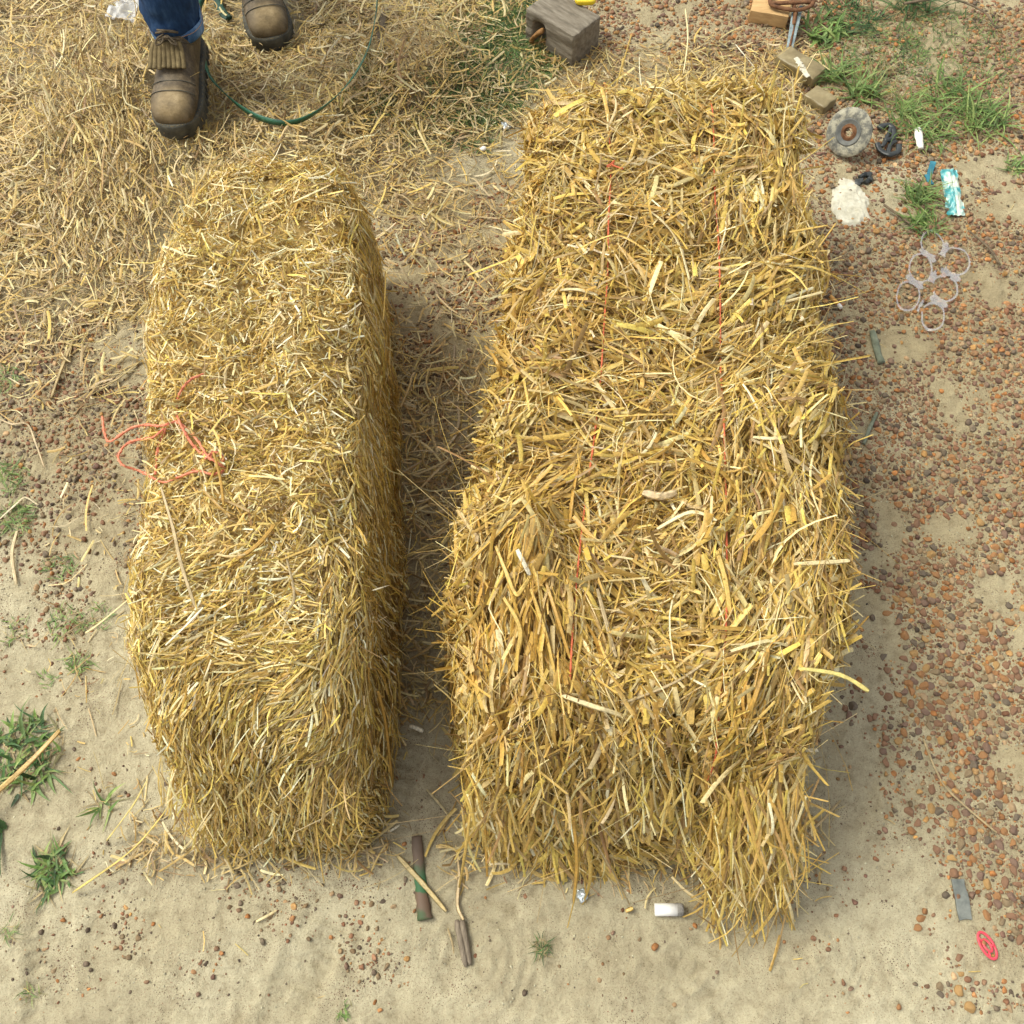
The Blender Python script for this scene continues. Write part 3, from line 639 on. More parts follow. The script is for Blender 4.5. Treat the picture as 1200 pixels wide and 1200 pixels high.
# ------------------------------------------------------------------ pebbles
def ico(sub=1):
    p = (1+5**.5)/2
    V = [(-1, p, 0), (1, p, 0), (-1, -p, 0), (1, -p, 0), (0, -1, p), (0, 1, p), (0, -1, -p), (0, 1, -p), (p, 0, -1), (p, 0, 1), (-p, 0, -1), (-p, 0, 1)]
    F = [(0, 11, 5), (0, 5, 1), (0, 1, 7), (0, 7, 10), (0, 10, 11), (1, 5, 9), (5, 11, 4), (11, 10, 2), (10, 7, 6), (7, 1, 8), (3, 9, 4), (3, 4, 2), (3, 2, 6), (3, 6, 8), (3, 8, 9), (4, 9, 5), (2, 4, 11), (6, 2, 10), (8, 6, 7), (9, 8, 1)]
    V = [np.array(v)/np.linalg.norm(v) for v in V]
    for _ in range(sub):
        c = {}; NF = []
        def mid(a, b):
            k = (min(a, b), max(a, b))
            if k not in c: m = V[a]+V[b]; V.append(m/np.linalg.norm(m)); c[k] = len(V)-1
            return c[k]
        for a, b, d_ in F:
            x, y, z = mid(a, b), mid(b, d_), mid(d_, a); NF += [(a, x, z), (b, y, x), (d_, z, y), (x, y, z)]
        F = NF
    return np.array(V), np.array(F)
PEB = {'rust orange': (.36, .165, .055), 'reddish brown': (.235, .115, .065), 'dark grey': (.115, .09, .07), 'tan': (.40, .28, .16), 'purplish brown': (.19, .11, .085), 'olive brown': (.24, .175, .10), 'ochre': (.44, .26, .09)}
PN = list(PEB); PC = np.array([PEB[k] for k in PN])
def shape_pebble(base, r):
    s = r.normal(0, 1, (3, 3)); V = base.copy()
    for k in range(9):
        dirn = r.normal(size=3); dirn /= np.linalg.norm(dirn)
        dd = V@dirn; lim = r.uniform(.45, .8); V = V-np.maximum(dd-lim, 0)[:, None]*dirn*.95
    return V
def peb_sample(Nn, smin, smax, dens, pw, cl=9, seed=55):
    x = rng.uniform(-1.6, 1.6, Nn); y = rng.uniform(0, 2.75, Nn); u, v = proj(x, y, 0*x)
    dd = dens(u, v); nz = fbm(x, y, cl, 3, seed); nz2 = fbm(x, y, 19, 2, seed+7); dd = np.clip(dd*np.clip(np.where((u > 930)&(v < 620), 1.1, .72)+2.8*nz+1.5*nz2, 0.03, 2.0), 0, 1)*np.where(dd > .2, 1, .6)
    k = (rng.random(Nn) < dd)&~under_bale(x, y, LB, .04)&~under_bale(x, y, RB, .04)
    x, y, u, v = x[k], y[k], u[k], v[k]; r = smin+(smax-smin)*rng.random(len(x))**pw
    return x, y, u, v, r
x1, y1, u1, v1, r1 = peb_sample(260000, .0026, .0085, gravel_density, 2.0, cl=7)
x2, y2, u2, v2, r2 = peb_sample(300000, .0010, .0030, gravel_density, 1.3, cl=7)
# thin out overlaps of the larger ones
rs_ = np.where((u1 < 700)|((v1 > 900)&(u1 < 1060)), np.where(v1 < 740, .84, .70), 1.0); r1 = r1*rs_; r2 = r2*np.where(u2 < 700, .8, 1); order = np.argsort(-r1); cell = {}; keep = []
for k in order:
    cx, cy = int(x1[k]//.017), int(y1[k]//.017); ok = True
    for a in (-1, 0, 1):
        for b_ in (-1, 0, 1):
            for q in cell.get((cx+a, cy+b_), ()):
                if (x1[q]-x1[k])**2+(y1[q]-y1[k])**2 < ((r1[q]+r1[k])*.70)**2: ok = False; break
            if not ok: break
        if not ok: break
    if ok: keep.append(k); cell.setdefault((cx, cy), []).append(k)
keep = np.array(keep); x1, y1, u1, v1, r1 = x1[keep], y1[keep], u1[keep], v1[keep], r1[keep]
def peb_colour(n, u):
    w = np.array([.22, .30, .12, .08, .15, .08, .07]); k = rng.choice(7, n, p=w/w.sum())
    l = (u < 460); k = np.where(l&(rng.random(n) < .55), rng.choice([2, 1, 5], n), k); return k
k1 = peb_colour(len(x1), u1); k2 = peb_colour(len(x2), u2)
D1 = H*math.cos(TH)+y1*math.sin(TH)
vis = (u1 > 3)&(u1 < 1197)&(v1 > 3)&(v1 < 1197)
score = np.where(vis, r1/D1, 0)*(1-.9*np.clip(litter_density(u1, v1), 0, 1))
big = np.argsort(-score)[:300]; isbig = np.zeros(len(x1), bool); isbig[big] = True
B1, BF1 = ico(1); B2, BF2 = ico(2)
def gravel_mesh(x, y, r, kc, base, bf):
    n = len(x); m = len(base); shapes = np.array([shape_pebble(base, np.random.default_rng(s)) for s in range(24)])
    V = shapes[rng.integers(0, 24, n)]; sc = np.stack([rng.uniform(.85, 1.35, n), rng.uniform(.75, 1.1, n), rng.uniform(.5, .85, n)], 1)
    V = V*sc[:, None]; a = rng.uniform(0, 6.28, n); ca, sa = np.cos(a)[:, None], np.sin(a)[:, None]
    V = np.stack([V[..., 0]*ca-V[..., 1]*sa, V[..., 0]*sa+V[..., 1]*ca, V[..., 2]], -1)*r[:, None, None]
    V += np.stack([x, y, ground_z(x, y)+r*rng.uniform(-.35, .35, n)], 1)[:, None]
    F = (bf[None]+(np.arange(n)*m)[:, None, None]).reshape(-1, 3)
    c = PC[kc]*np.array([.84, .76, .66])*(1+rng.normal(0, .22, n))[:, None]; dust = rng.random(n)[:, None]*.26; c = c*(1-dust)+np.array([.40, .32, .2])*dust
    return V.reshape(-1, 3), F, np.repeat(np.clip(c, .02, .8), m, 0)
A = Acc(); k = ~isbig
V, F, C = gravel_mesh(x1[k], y1[k], r1[k], k1[k], B1, BF1); A.add(V, F3=F, C=C)
V, F, C = gravel_mesh(x2, y2, r2, k2, *ico(0)); A.add(V, F3=F, C=C)
xs = rng.uniform(-1.5, 1.5, 60000); ys = rng.uniform(0, 2.7, 60000); kk_ = (fbm(xs, ys, 6, 3, 91)+.5*fbm(xs, ys, 25, 2, 92) > -.05)&~under_bale(xs, ys, LB, .04)&~under_bale(xs, ys, RB, .04); xs, ys = xs[kk_], ys[kk_]; n_ = len(xs)
V, F, C = gravel_mesh(xs, ys, .0007+.0022*rng.random(n_)**3, rng.integers(0, 7, n_), *ico(0))
cs = np.where(rng.random(n_)[:, None] < .72, np.array([.42, .385, .26])*(1+rng.normal(0, .1, n_))[:, None], np.array([.14, .105, .07])); A.add(V, F3=F, C=np.repeat(np.clip(cs, .02, .8), 12, 0))
o = A.build('gravel', M_STONE); tag(o, 'fine brown and rust coloured gravel spread over the sand', 'gravel', kind='stuff')
print('gravel', k.sum(), len(x2))
# the 300 that show largest: a thing each, meshes shared by colour and shape
LMK = [('grinding disc', 995, 155), ('white plaster patch', 997, 243), ('teal wrapper', 1115, 228), ('six-pack rings', 1090, 335), ('cigarette end', 980, 355), ('grey-green twig', 1030, 405),
       ('metal strip', 1127, 1055), ('red plastic ring', 1157, 1108), ('green rod', 492, 1030), ('wooden peg', 543, 1105), ('white roll', 780, 1065), ('grey timber block', 665, 30),
       ('tan block', 895, 15), ('lower grass tuft', 67, 1022), ('orange twine', 150, 520), ('left bale front', 300, 1000), ('right bale front', 740, 1030), ('right bale corner', 950, 1000),
       ('right bale side', 985, 620), ('left edge of photo', 5, 600), ('right edge of photo', 1195, 480), ('right edge of photo', 1195, 700), ('bottom edge of photo', 250, 1195), ('bottom edge of photo', 700, 1195),
       ('dry stem on gravel', 1120, 925), ('leafy sprig', 125, 925), ('gap between the bales', 530, 330)]
shp = ['round', 'oval', 'blocky', 'lumpy']; cache = {}
def peb_mesh(kc, s):
    if (kc, s) not in cache:
        r_ = np.random.default_rng(100+s); Vv = shape_pebble(B2, r_)*np.array([(1, .95, .7), (1.35, .85, .65), (1.05, 1, .8), (1.15, .9, .75)][s])
        Vv *= (1+.06*vnoise(Vv[:, 0]*3, Vv[:, 1]*3+Vv[:, 2]*2, s+kc))[:, None]
        me = raw_mesh('pebble', Vv, F3=BF2, col=np.tile(PC[kc]*(.9+.05*s)*np.array([.78, .75, .70])+np.array([.4, .32, .2])*.15, (len(Vv), 1))); me.materials.append(M_STONE); cache[(kc, s)] = me
    return cache[(kc, s)]
ordn = ['', 'second', 'third', 'fourth', 'fifth', 'sixth', 'seventh', 'eighth', 'ninth', 'tenth', 'eleventh', 'twelfth', 'thirteenth', 'fourteenth', 'fifteenth']
recs = []
for q in big:
    s = int(rng.integers(0, 4)); dl = [((u1[q]-a)**2+(v1[q]-b_)**2, nm, a, b_) for nm, a, b_ in LMK]; dmin = min(dl)
    du, dv = u1[q]-dmin[2], v1[q]-dmin[3]
    dirw = ('right of' if du > 0 else 'left of') if abs(du) > abs(dv) else ('below' if dv > 0 else 'above')
    if 'edge of photo' in dmin[1]: dirw = 'near'
    recs.append((q, s, f"{PN[k1[q]]} {shp[s]} pebble {dirw} the {dmin[1]}", dmin[0]))
cnt = {}
for q, s, lab, dd in sorted(recs, key=lambda r: r[3]):
    i_ = cnt.get(lab, 0); cnt[lab] = i_+1
    o = bpy.data.objects.new('pebble', peb_mesh(int(k1[q]), s)); COL.objects.link(o)
    o.location = (x1[q], y1[q], float(ground_z(x1[q], y1[q]))+r1[q]*rng.uniform(-.2, .2)); o.scale = (r1[q],)*3; o.rotation_euler = (rng.normal(0, .15), rng.normal(0, .15), rng.uniform(0, 6.28))
    tag(o, lab+(f", {ordn[min(i_, 14)]} nearest to it" if i_ else ''), 'pebble', 'larger pebbles lying on the sand')

# ------------------------------------------------------------------ loose stalks lying on the ground, each a thing
def loose(pts, wd, col, label, dz=.006, name='straw_stalk'):
    P = [G(u, v, dz+.004*(k % 2)) for k, (u, v) in enumerate(pts)]
    o = stalk_mesh(P, wd, col, name).build(name, M_STRAW); tag(o, label, 'straw stalk', 'single straw stalks lying on the ground')
loose([(-30, 952), (0, 925), (35, 893), (70, 856)], .011, (.66, .45, .17), 'long thick golden stalk lying across the grass tuft at the left edge', .03)
loose([(466, 1003), (495, 1035), (523, 1068)], .010, (.62, .48, .22), 'pale stalk lying across the green rod')
loose([(1082, 866), (1098, 905), (1115, 930), (1168, 976)], .006, (.50, .38, .2), 'thin dry stem, kinked, lying on the gravel at lower right')
loose([(20, 622), (14, 650), (19, 685)], .008, (.68, .56, .33), 'short pale curved straw on the sand by the left edge')
loose([(0, 491), (14, 497), (32, 497), (42, 520), (52, 548)], .005, (.62, .48, .28), 'thin bent pale stem running in from the left edge')
loose([(0, 608), (20, 590), (30, 583), (45, 592)], .006, (.72, .62, .4), 'pale forked straw end beside the small grass at the left edge')
loose([(60, 466), (72, 432), (85, 400)], .009, (.46, .34, .15), 'flat brown straw leaf on the bare ground left of the bale')
loose([(108, 462), (138, 444), (166, 422)], .009, (.48, .37, .16), 'tan straw leaf lying just left of the narrow bale')
loose([(260, 1024), (285, 1014), (309, 1002)], .006, (.66, .5, .22), 'golden straw on the sand in front of the narrow bale')
loose([(300, 1080), (312, 1074), (324, 1067)], .005, PALE, 'small pale chip of straw below the narrow bale', .004)
loose([(902, 1138), (908, 1120), (914, 1096)], .008, (.60, .38, .1), 'orange straw tip on the sand below the broad bale corner')
loose([(511, 992), (524, 992), (534, 997)], .010, (.66, .48, .2), 'broad curled leaf end right of the green rod')
loose([(534, 990), (538, 1025), (536, 1060), (543, 1078)], .007, (.58, .43, .22), 'long dry leaf hanging down towards the wooden peg')
loose([(525, 1088), (530, 1105), (532, 1118)], .004, (.5, .38, .2), 'thin brown straw left of the wooden peg')
loose([(480, 851), (487, 853), (496, 857)], .010, WHITE, 'bright white straw chip in the gap between the bales', .012)
loose([(465, 857), (470, 865), (476, 874)], .005, PALE, 'thin pale straw chip in the gap between the bales', .008)
loose([(500, 925), (515, 942), (526, 956)], .005, (.66, .55, .3), 'slanting pale straw at the front of the gap')
loose([(455, 975), (462, 971), (468, 967)], .005, WHITE, 'short pale straw just above the green rod')
loose([(330, 995), (340, 978), (348, 972)], .004, PALE, 'thin pale straw poking at the foot of the narrow bale', .01)
loose([(238, 62), (243, 85), (270, 95), (285, 112), (312, 142)], .007, (.66, .5, .25), 'kinked pale stalk crossing the green strap', .02)
loose([(560, 1004), (1, 1)][:1]+[(590, 996), (620, 990)], .003, (.6, .5, .3), 'hair-thin straw in front of the broad bale')
loose([(733, 1068), (742, 1064)], .008, GOLD, 'tiny golden straw chip left of the white roll')
loose([(1000, 592), (1020, 582), (1040, 574)], .004, (.58, .46, .24), 'thin stalk on the sand right of the broad bale')

# ------------------------------------------------------------------ grass
def tuft_mesh(c, n, Lr, Wr, rad, cols, droop=.6, up=(.35, 1.1), seed=0, dirv=None, name='grass_tuft'):
    a = rng.uniform(0, 6.283, n) if dirv is None else rng.normal(dirv, .9, n)
    el = rng.uniform(up[0], up[1], n); rr = rad*np.sqrt(rng.random(n)); th = rng.uniform(0, 6.283, n)
    L = rng.uniform(Lr[0], Lr[1], n); W = rng.uniform(Wr[0], Wr[1], n)
    D = np.stack([np.cos(a)*np.cos(el), np.sin(a)*np.cos(el), np.sin(el)], 1)
    bx = c[0]+rr*np.cos(th); by = c[1]+rr*np.sin(th); base = np.stack([bx, by, ground_z(bx, by)+heap_z(bx, by)*.9-.002], 1)
    nr = np.stack([-np.cos(a)*np.sin(el), -np.sin(a)*np.sin(el), np.cos(el)], 1)
    pal = np.array(cols); C = pal[rng.integers(0, len(pal), n)]*(1+rng.normal(0, .15, n))[:, None]
    K = 6; t = np.linspace(0, 1, K); sd = np.cross(D, nr)
    P = base[:, None]+D[:, None]*(t[None]*L[:, None])[..., None]; P[..., 2] -= (t[None]**2)*L[:, None]*droop*rng.uniform(.3, 1.1, n)[:, None]
    cz = rng.normal(0, .25, n); P += sd[:, None]*((t[None]**2)*(L*cz)[:, None])[..., None]
    P[..., 2] = np.maximum(P[..., 2], ground_z(P[..., 0], P[..., 1])+.003)
    wt = np.clip(np.minimum(t*5+.5, 1)*(1-t**2.2), .03, 1); hw = (W[:, None]*wt[None]*.5)[..., None]
    V = np.stack([P-sd[:, None]*hw, P-nr[:, None]*hw*.45, P+sd[:, None]*hw], 2)
    b0 = (np.arange(n)*K*3)[:, None, None]; k = np.arange(K-1)[None, :, None]; j = np.arange(2)[None, None]; q = b0+k*3+j
    F = np.stack([q, q+1, q+4, q+3], -1).reshape(-1, 4)
    return V.reshape(-1, 3), F, np.repeat(np.clip(C, .01, .9), K*3, 0)
GR = [(.15, .25, .06), (.20, .30, .08), (.12, .19, .055), (.28, .35, .11)]; DRY = [(.42, .33, .16), (.30, .22, .1), (.24, .22, .09)]
DK = [(.06, .13, .035), (.09, .18, .05), (.05, .10, .03)]
def tuft(u, v, n, Lr, Wr, rad, label, cols=GR, dry=.15, name='grass_tuft', cat='grass tuft', **k):
    c = G(u, v); A = Acc()
    r = tuft_mesh(c, n, Lr, Wr, rad, cols, **k); A.add(r[0], r[1], C=r[2]); nd = int(n*dry)
    if nd: r = tuft_mesh(c, nd, Lr, (Wr[0]*.6, Wr[1]*.6), rad, DRY, droop=1.0, up=(.05, .5)); A.add(r[0], r[1], C=r[2])
    o = A.build(name, M_GRASS); tag(o, label, cat, 'grass tufts growing on the site')
tuft(26, 885, 130, (.02, .062), (.003, .008), .065, 'broad-leaved grass tuft under the thick golden stalk at the left edge', cols=GR+DK, dry=.5)
tuft(64, 1022, 75, (.02, .052), (.003, .008), .03, 'star-shaped leafy grass tuft on bare sand, lowest at left', cols=GR+DK, dry=.6)
tuft(5, 970, 7, (.07, .11), (.008, .012), .01, 'few broad blades bending out of the left edge below the big tuft', cols=DK, dirv=R(200), dry=0)
tuft(124, 945, 9, (.03, .06), (.003, .006), .012, 'thin leafy sprig with a bare stem left of the narrow bale', dry=.6)
tuft(18, 610, 70, (.015, .04), (.002, .004), .035, 'small fine green patch at the left edge beside the pale forked straw', dry=.6)
tuft(14, 560, 50, (.015, .04), (.002, .004), .035, 'fine green tuft by the left edge above the forked straw', dry=.8)
tuft(72, 665, 36, (.012, .03), (.0015, .003), .03, 'faint sparse green tuft left of the narrow bale at mid height', dry=.8)
tuft(78, 728, 50, (.012, .035), (.0015, .003), .035, 'low green tuft next to straws sticking out of the narrow bale', dry=.6)
tuft(95, 778, 40, (.012, .04), (.0015, .003), .02, 'little bright green tuft below the straws sticking out left', dry=.3)
tuft(56, 798, 16, (.01, .02), (.0015, .003), .015, 'tiny green sprout above the big leafy tuft', dry=.3)
tuft(112, 725, 30, (.012, .03), (.0015, .003), .03, 'thin green tuft touching the narrow bale side', dry=.8)
tuft(18, 740, 20, (.01, .03), (.0015, .003), .025, 'small weedy sprout at the left edge halfway down', dry=1.0)
tuft(8, 445, 35, (.015, .04), (.002, .003), .03, 'mostly dry small tuft at the left edge, highest of the left tufts', dry=1.2)
tuft(635, 1110, 30, (.01, .028), (.001, .002), .012, 'tiny dry sprout on the sand in front of the broad bale', cols=DK, dry=1.4)
tuft(405, 1185, 18, (.01, .02), (.0015, .003), .012, 'bright little sprout at the bottom edge', dry=.1)
tuft(12, 1090, 16, (.015, .03), (.001, .002), .012, 'pale wispy sprout by the left edge near the bottom', dry=1)
tuft(38, 1165, 12, (.015, .03), (.001, .002), .01, 'single weak sprout near the bottom left corner', dry=1)
# right side cluster
tuft(1080, 150, 130, (.04, .11), (.002, .005), .07, 'dense bright grass tuft behind the white peg', dry=.35)
tuft(1150, 140, 130, (.05, .13), (.0025, .006), .055, 'largest bright grass tuft, spreading towards the right edge', dry=.3)
tuft(1110, 115, 90, (.04, .11), (.002, .005), .06, 'upright grass between the two dense right tufts', dry=.4)
tuft(1078, 232, 80, (.04, .09), (.002, .005), .035, 'grass tuft immediately left of the teal wrapper', dry=.25)
tuft(1082, 265, 70, (.03, .08), (.002, .005), .03, 'grass tuft just above the six-pack rings', dry=.25)
tuft(1010, 110, 60, (.06, .12), (.003, .007), .035, 'coarse grass blades above the grinding disc', dry=.5)
tuft(978, 90, 60, (.05, .11), (.003, .006), .03, 'grass beside the olive brown bar', dry=.5)
tuft(965, 40, 60, (.04, .09), (.005, .011), .05, 'yellow-green broad-leaved weed near the clamp', dry=.2)
tuft(1000, 25, 110, (.04, .10), (.002, .005), .07, 'dark grass clump at the top edge right of the clamp', cols=DK, dry=.8)
tuft(1070, 8, 90, (.05, .12), (.002, .005), .05, 'star-shaped half-dry weed at the top edge', cols=DK, dry=1.3)
tuft(1040, 100, 60, (.04, .09), (.0015, .003), .06, 'dry wiry grass above the bare sandy spot', cols=DRY, dry=.6)
tuft(1195, 195, 40, (.02, .05), (.003, .006), .03, 'low green weed at the right edge level with the wrapper', dry=.3)
tuft(1060, 130, 40, (.04, .1), (.002, .004), .03, 'grass growing over the black plastic scrap', dry=.6)
tuft(1180, 30, 40, (.02, .05), (.001, .003), .06, 'dry twiggy weed at the top right corner', cols=DRY, dry=.5)
A = Acc()          # thin green grass growing through the litter at the top
for (u, v, rad, n) in [(590, 60, .15, 2600), (560, 110, .11, 1300), (610, 20, .10, 1300), (540, 30, .12, 600), (432, 85, .06, 500), (425, 110, .07, 500), (500, 120, .10, 300), (640, 75, .04, 200), (1120, 60, .16, 500), (1030, 60, .12, 500), (550, 150, .08, 150)]:
    r = tuft_mesh(G(u, v), n, (.015, .05), (.0012, .003), rad, GR+DK, up=(.2, 1.3), droop=.8); A.add(r[0], r[1], C=r[2])
    r = tuft_mesh(G(u, v), n//3, (.015, .05), (.001, .002), rad, DRY, up=(.05, .8), droop=.8); A.add(r[0], r[1], C=r[2])
o = A.build('grass', M_GRASS); tag(o, 'thin green grass growing up through trampled straw', 'grass', kind='stuff')

# ------------------------------------------------------------------ person: two legs in jeans and worn work boots
def boot_leather():
    m, n, b = new_mat('worn_brown_leather', rough=.62, spec=.35)
    tc = N(n, 'ShaderNodeTexCoord'); o = tc.outputs['Object']
    t = N(n, 'ShaderNodeTexNoise', Scale=38, Detail=10, Roughness=.82); n.links.new(o, t.inputs['Vector'])
    c = ramp(n, t.outputs[0], [(.36, (.035, .025, .013)), (.5, (.085, .060, .031)), (.70, (.20, .15, .085))])
    wn = ramp(n, t.outputs[0], [(.3, (.10, .07, .032)), (.5, (.22, .155, .07)), (.7, (.36, .27, .14))])
    dist = N(n, 'ShaderNodeVectorMath', operation='DISTANCE'); dist.inputs[1].default_value = (0.0, -.268, .075); n.links.new(o, dist.inputs[0])
    ad = N(n, 'ShaderNodeMath', operation='MULTIPLY_ADD'); ad.inputs[1].default_value = .035; n.links.new(t.outputs[0], ad.inputs[0]); n.links.new(dist.outputs['Value'], ad.inputs[2])
    mr = N(n, 'ShaderNodeMapRange'); mr.inputs[1].default_value = .042; mr.inputs[2].default_value = .066; mr.inputs[3].default_value = 1; mr.inputs[4].default_value = 0; n.links.new(ad.outputs[0], mr.inputs[0])
    mx = N(n, 'ShaderNodeMix', data_type='RGBA'); n.links.new(mr.outputs[0], mx.inputs[0]); n.links.new(c, mx.inputs[6]); n.links.new(wn, mx.inputs[7])
    n.links.new(mx.outputs[2], b.inputs['Base Color'])
    t2 = N(n, 'ShaderNodeTexNoise', Scale=150, Detail=6); n.links.new(o, t2.inputs['Vector'])
    bp = N(n, 'ShaderNodeBump', Strength=.4, Distance=.002); n.links.new(t2.outputs[0], bp.inputs['Height']); n.links.new(bp.outputs[0], b.inputs['Normal'])
    return m
M_BOOT = boot_leather()
M_FLAP = noisy('suede_flap', [(.3, (.08, .058, .026)), (.7, (.20, .15, .07))], 60, .85, .2, .5, 200)
M_SOLE = noisy('rubber_sole', [(.3, (.035, .034, .028)), (.6, (.085, .08, .06)), (.8, (.2, .17, .11))], 40, .8, .3, .5, 150)
M_LACE = noisy('boot_lace', [(.3, (.03, .025, .02)), (.7, (.16, .12, .07))], 200, .8, .2, .3, 300)
def denim(name='denim', hem=False):
    m, n, b = new_mat(name, rough=.85, spec=.15)
    tc = N(n, 'ShaderNodeTexCoord'); o = tc.outputs['Object']
    mp = N(n, 'ShaderNodeMapping'); mp.inputs['Scale'].default_value = (1, 1, .35); n.links.new(o, mp.inputs[0])
    t = N(n, 'ShaderNodeTexNoise', Scale=45, Detail=8, Roughness=.75); n.links.new(mp.outputs[0], t.inputs['Vector'])
    st = [(.3, (.008, .02, .05)), (.5, (.016, .042, .10)), (.72, (.05, .10, .19))] if not hem else [(.3, (.03, .07, .15)), (.5, (.08, .16, .29)), (.7, (.22, .33, .48))]
    n.links.new(ramp(n, t.outputs[0], st), b.inputs['Base Color'])
    wv = N(n, 'ShaderNodeTexWave', Scale=220, Distortion=1.0, bands_direction='DIAGONAL'); n.links.new(o, wv.inputs['Vector'])
    bp = N(n, 'ShaderNodeBump', Strength=.35, Distance=.001); n.links.new(wv.outputs[1], bp.inputs['Height']); n.links.new(bp.outputs[0], b.inputs['Normal'])
    return m
M_DENIM = denim(); M_HEM = denim('denim_hem', True)
M_THREAD = noisy('hem_thread', [(.4, (.45, .22, .08)), (.6, (.6, .35, .15))], 100, .8)
def se_ring(c, ax, up, w_, h_, m=36, e=.8):
    a = np.arange(m)/m*2*math.pi; ca, sa = np.cos(a), np.sin(a)
    x = np.sign(ca)*np.abs(ca)**e*w_; y = np.sign(sa)*np.abs(sa)**e*h_
    return np.asarray(c)+np.outer(x, ax)+np.outer(y, up)
def make_boot(par, toe, yaw, label):
    heel = np.array([toe[0], toe[1], 0])+rotz(yaw)@np.array([0, .3, 0])
    b = empty('boot', (0, 0, 0)); b.parent = par; b.matrix_parent_inverse = Matrix.Translation(par.location).inverted()
    b.location = (heel[0], heel[1], toe[2]+.006); b.rotation_euler = (0, 0, yaw); b['label'] = label
    def att(o): o.parent = b; return o
    # upper: rings from toe to ankle to shaft:  (instep y,z) and (lower y,z), half width
    prof = [(-.294, .046, -.294, .034, .016), (-.291, .056, -.290, .026, .034), (-.283, .068, -.280, .024, .044), (-.266, .078, -.258, .024, .049), (-.240, .085, -.232, .024, .051),
            (-.212, .088, -.200, .024, .050), (-.190, .095, -.165, .024, .047), (-.172, .103, -.125, .024, .044), (-.156, .116, -.085, .024, .043), (-.140, .130, -.045, .024, .042),
            (-.124, .146, -.014, .028, .042), (-.112, .160, .002, .055, .042), (-.105, .175, .003, .09, .042), (-.10, .19, .000, .12, .042)]
    Rg = []
    for (y1_, z1_, y2_, z2_, w_) in prof:
        p = np.array([0, y1_, z1_]); q = np.array([0, y2_, z2_]); up = (p-q)/2; hh = np.linalg.norm(up); Rg.append(se_ring((p+q)/2, np.array([1, 0, 0]), up/hh, w_, hh, 40, .82))
    Rg = np.array(Rg); Rg0 = Rg.copy()
    Rg[..., 2] += .0018*vnoise(Rg[..., 0]*60, Rg[..., 1]*90, 6)-.003*np.exp(-((Rg[..., 1]+.205)/.008)**2)*(Rg[..., 2] > .06)-.002*np.exp(-((Rg[..., 1]+.222)/.006)**2)*(Rg[..., 2] > .06)
    A = Acc(); A.add(*rings(Rg)); o = att(A.build('upper', M_BOOT)); m = o.modifiers.new('s', 'SUBSURF'); m.levels = m.render_levels = 2
    # sole
    ol = [(-.304, .002), (-.300, .020), (-.290, .037), (-.272, .050), (-.245, .057), (-.21, .058), (-.17, .053), (-.13, .047), (-.09, .044), (-.05, .043), (-.015, .038), (.006, .026), (.014, .004)]
    y_ = np.array([p[0] for p in ol]); w_ = np.array([p[1] for p in ol]); yy = np.concatenate([y_, y_[::-1]]); xx = np.concatenate([w_, -w_[::-1]])
    def lay(s, z): 
        cy = -.145; return np.stack([xx*s, cy+(yy-cy)*(1-(1-s)*.4), 0*xx+z], 1)
    A = Acc(); A.add(*rings([lay(.93, 0), lay(.97, .004), lay(.97, .018), lay(.985, .022), lay(1.0, .026), lay(1.0, .036), lay(.975, .040), lay(.88, .040)])); att(A.build('sole', M_SOLE))
    A = Acc()   # tread lugs round the edge
    for k in range(0, 44):
        t = k/44; idx = t*len(yy); i0 = int(idx) % len(yy); i1 = (i0+1) % len(yy); f = idx-int(idx)
        c = np.array([xx[i0]*(1-f)+xx[i1]*f, yy[i0]*(1-f)+yy[i1]*f, .010]); sbox(A, c*np.array([.95, .97, 1]), (.008, .008, .018), rotz(t*6.28), .3, k=2)
    att(A.build('tread_lug', M_SOLE))
    A = Acc()   # welt stitches
    for k in range(70):
        t = k/70; idx = t*len(yy); i0 = int(idx) % len(yy); i1 = (i0+1) % len(yy); f = idx-int(idx)
        c = np.array([(xx[i0]*(1-f)+xx[i1]*f)*.955, (yy[i0]*(1-f)+yy[i1]*f)*.985-.002, .0405]); sbox(A, c, (.003, .0014, .0012), rotz(math.atan2(yy[i1]-yy[i0], xx[i1]-xx[i0])), .3, k=2)
    att(A.build('welt_stitching', M_FLAP))
    # fringed flap over the instep
    A = Acc(); nf = 8
    for k in range(nf):
        xx_ = (k-(nf-1)/2)*.0098-.006
        P = [np.array([xx_*.8, -.146, .134]), np.array([xx_*.92, -.156, .126]), np.array([xx_, -.167, .118]), np.array([xx_*1.05, -.180, .110+rng.normal(0, .001)]), np.array([xx_*1.1, -.194, .105+rng.normal(0, .0015)])]
        P = smooth_path(P, 3); T = len(P); wdt = .0049
        zc = -.18*(xx_**2)*8
        Rg = [np.array([[p[0]-wdt, p[1], p[2]+zc], [p[0]+wdt, p[1], p[2]+zc], [p[0]+wdt, p[1], p[2]+zc+.003], [p[0]-wdt, p[1], p[2]+zc+.003]]) for p in P]
        A.add(*rings(Rg))
    att(A.build('fringed_flap', M_FLAP))
    A = Acc()
    for ri in (4, 5, 9):
        rg = Rg0[ri]; c_ = rg.mean(0); tube(A, smooth_path([c_+(p-c_)*1.015 for p in rg[2:19]], 2), .0009, 6)
    att(A.build('seam', M_SOLE))
    # tongue collar and laces
    A = Acc()
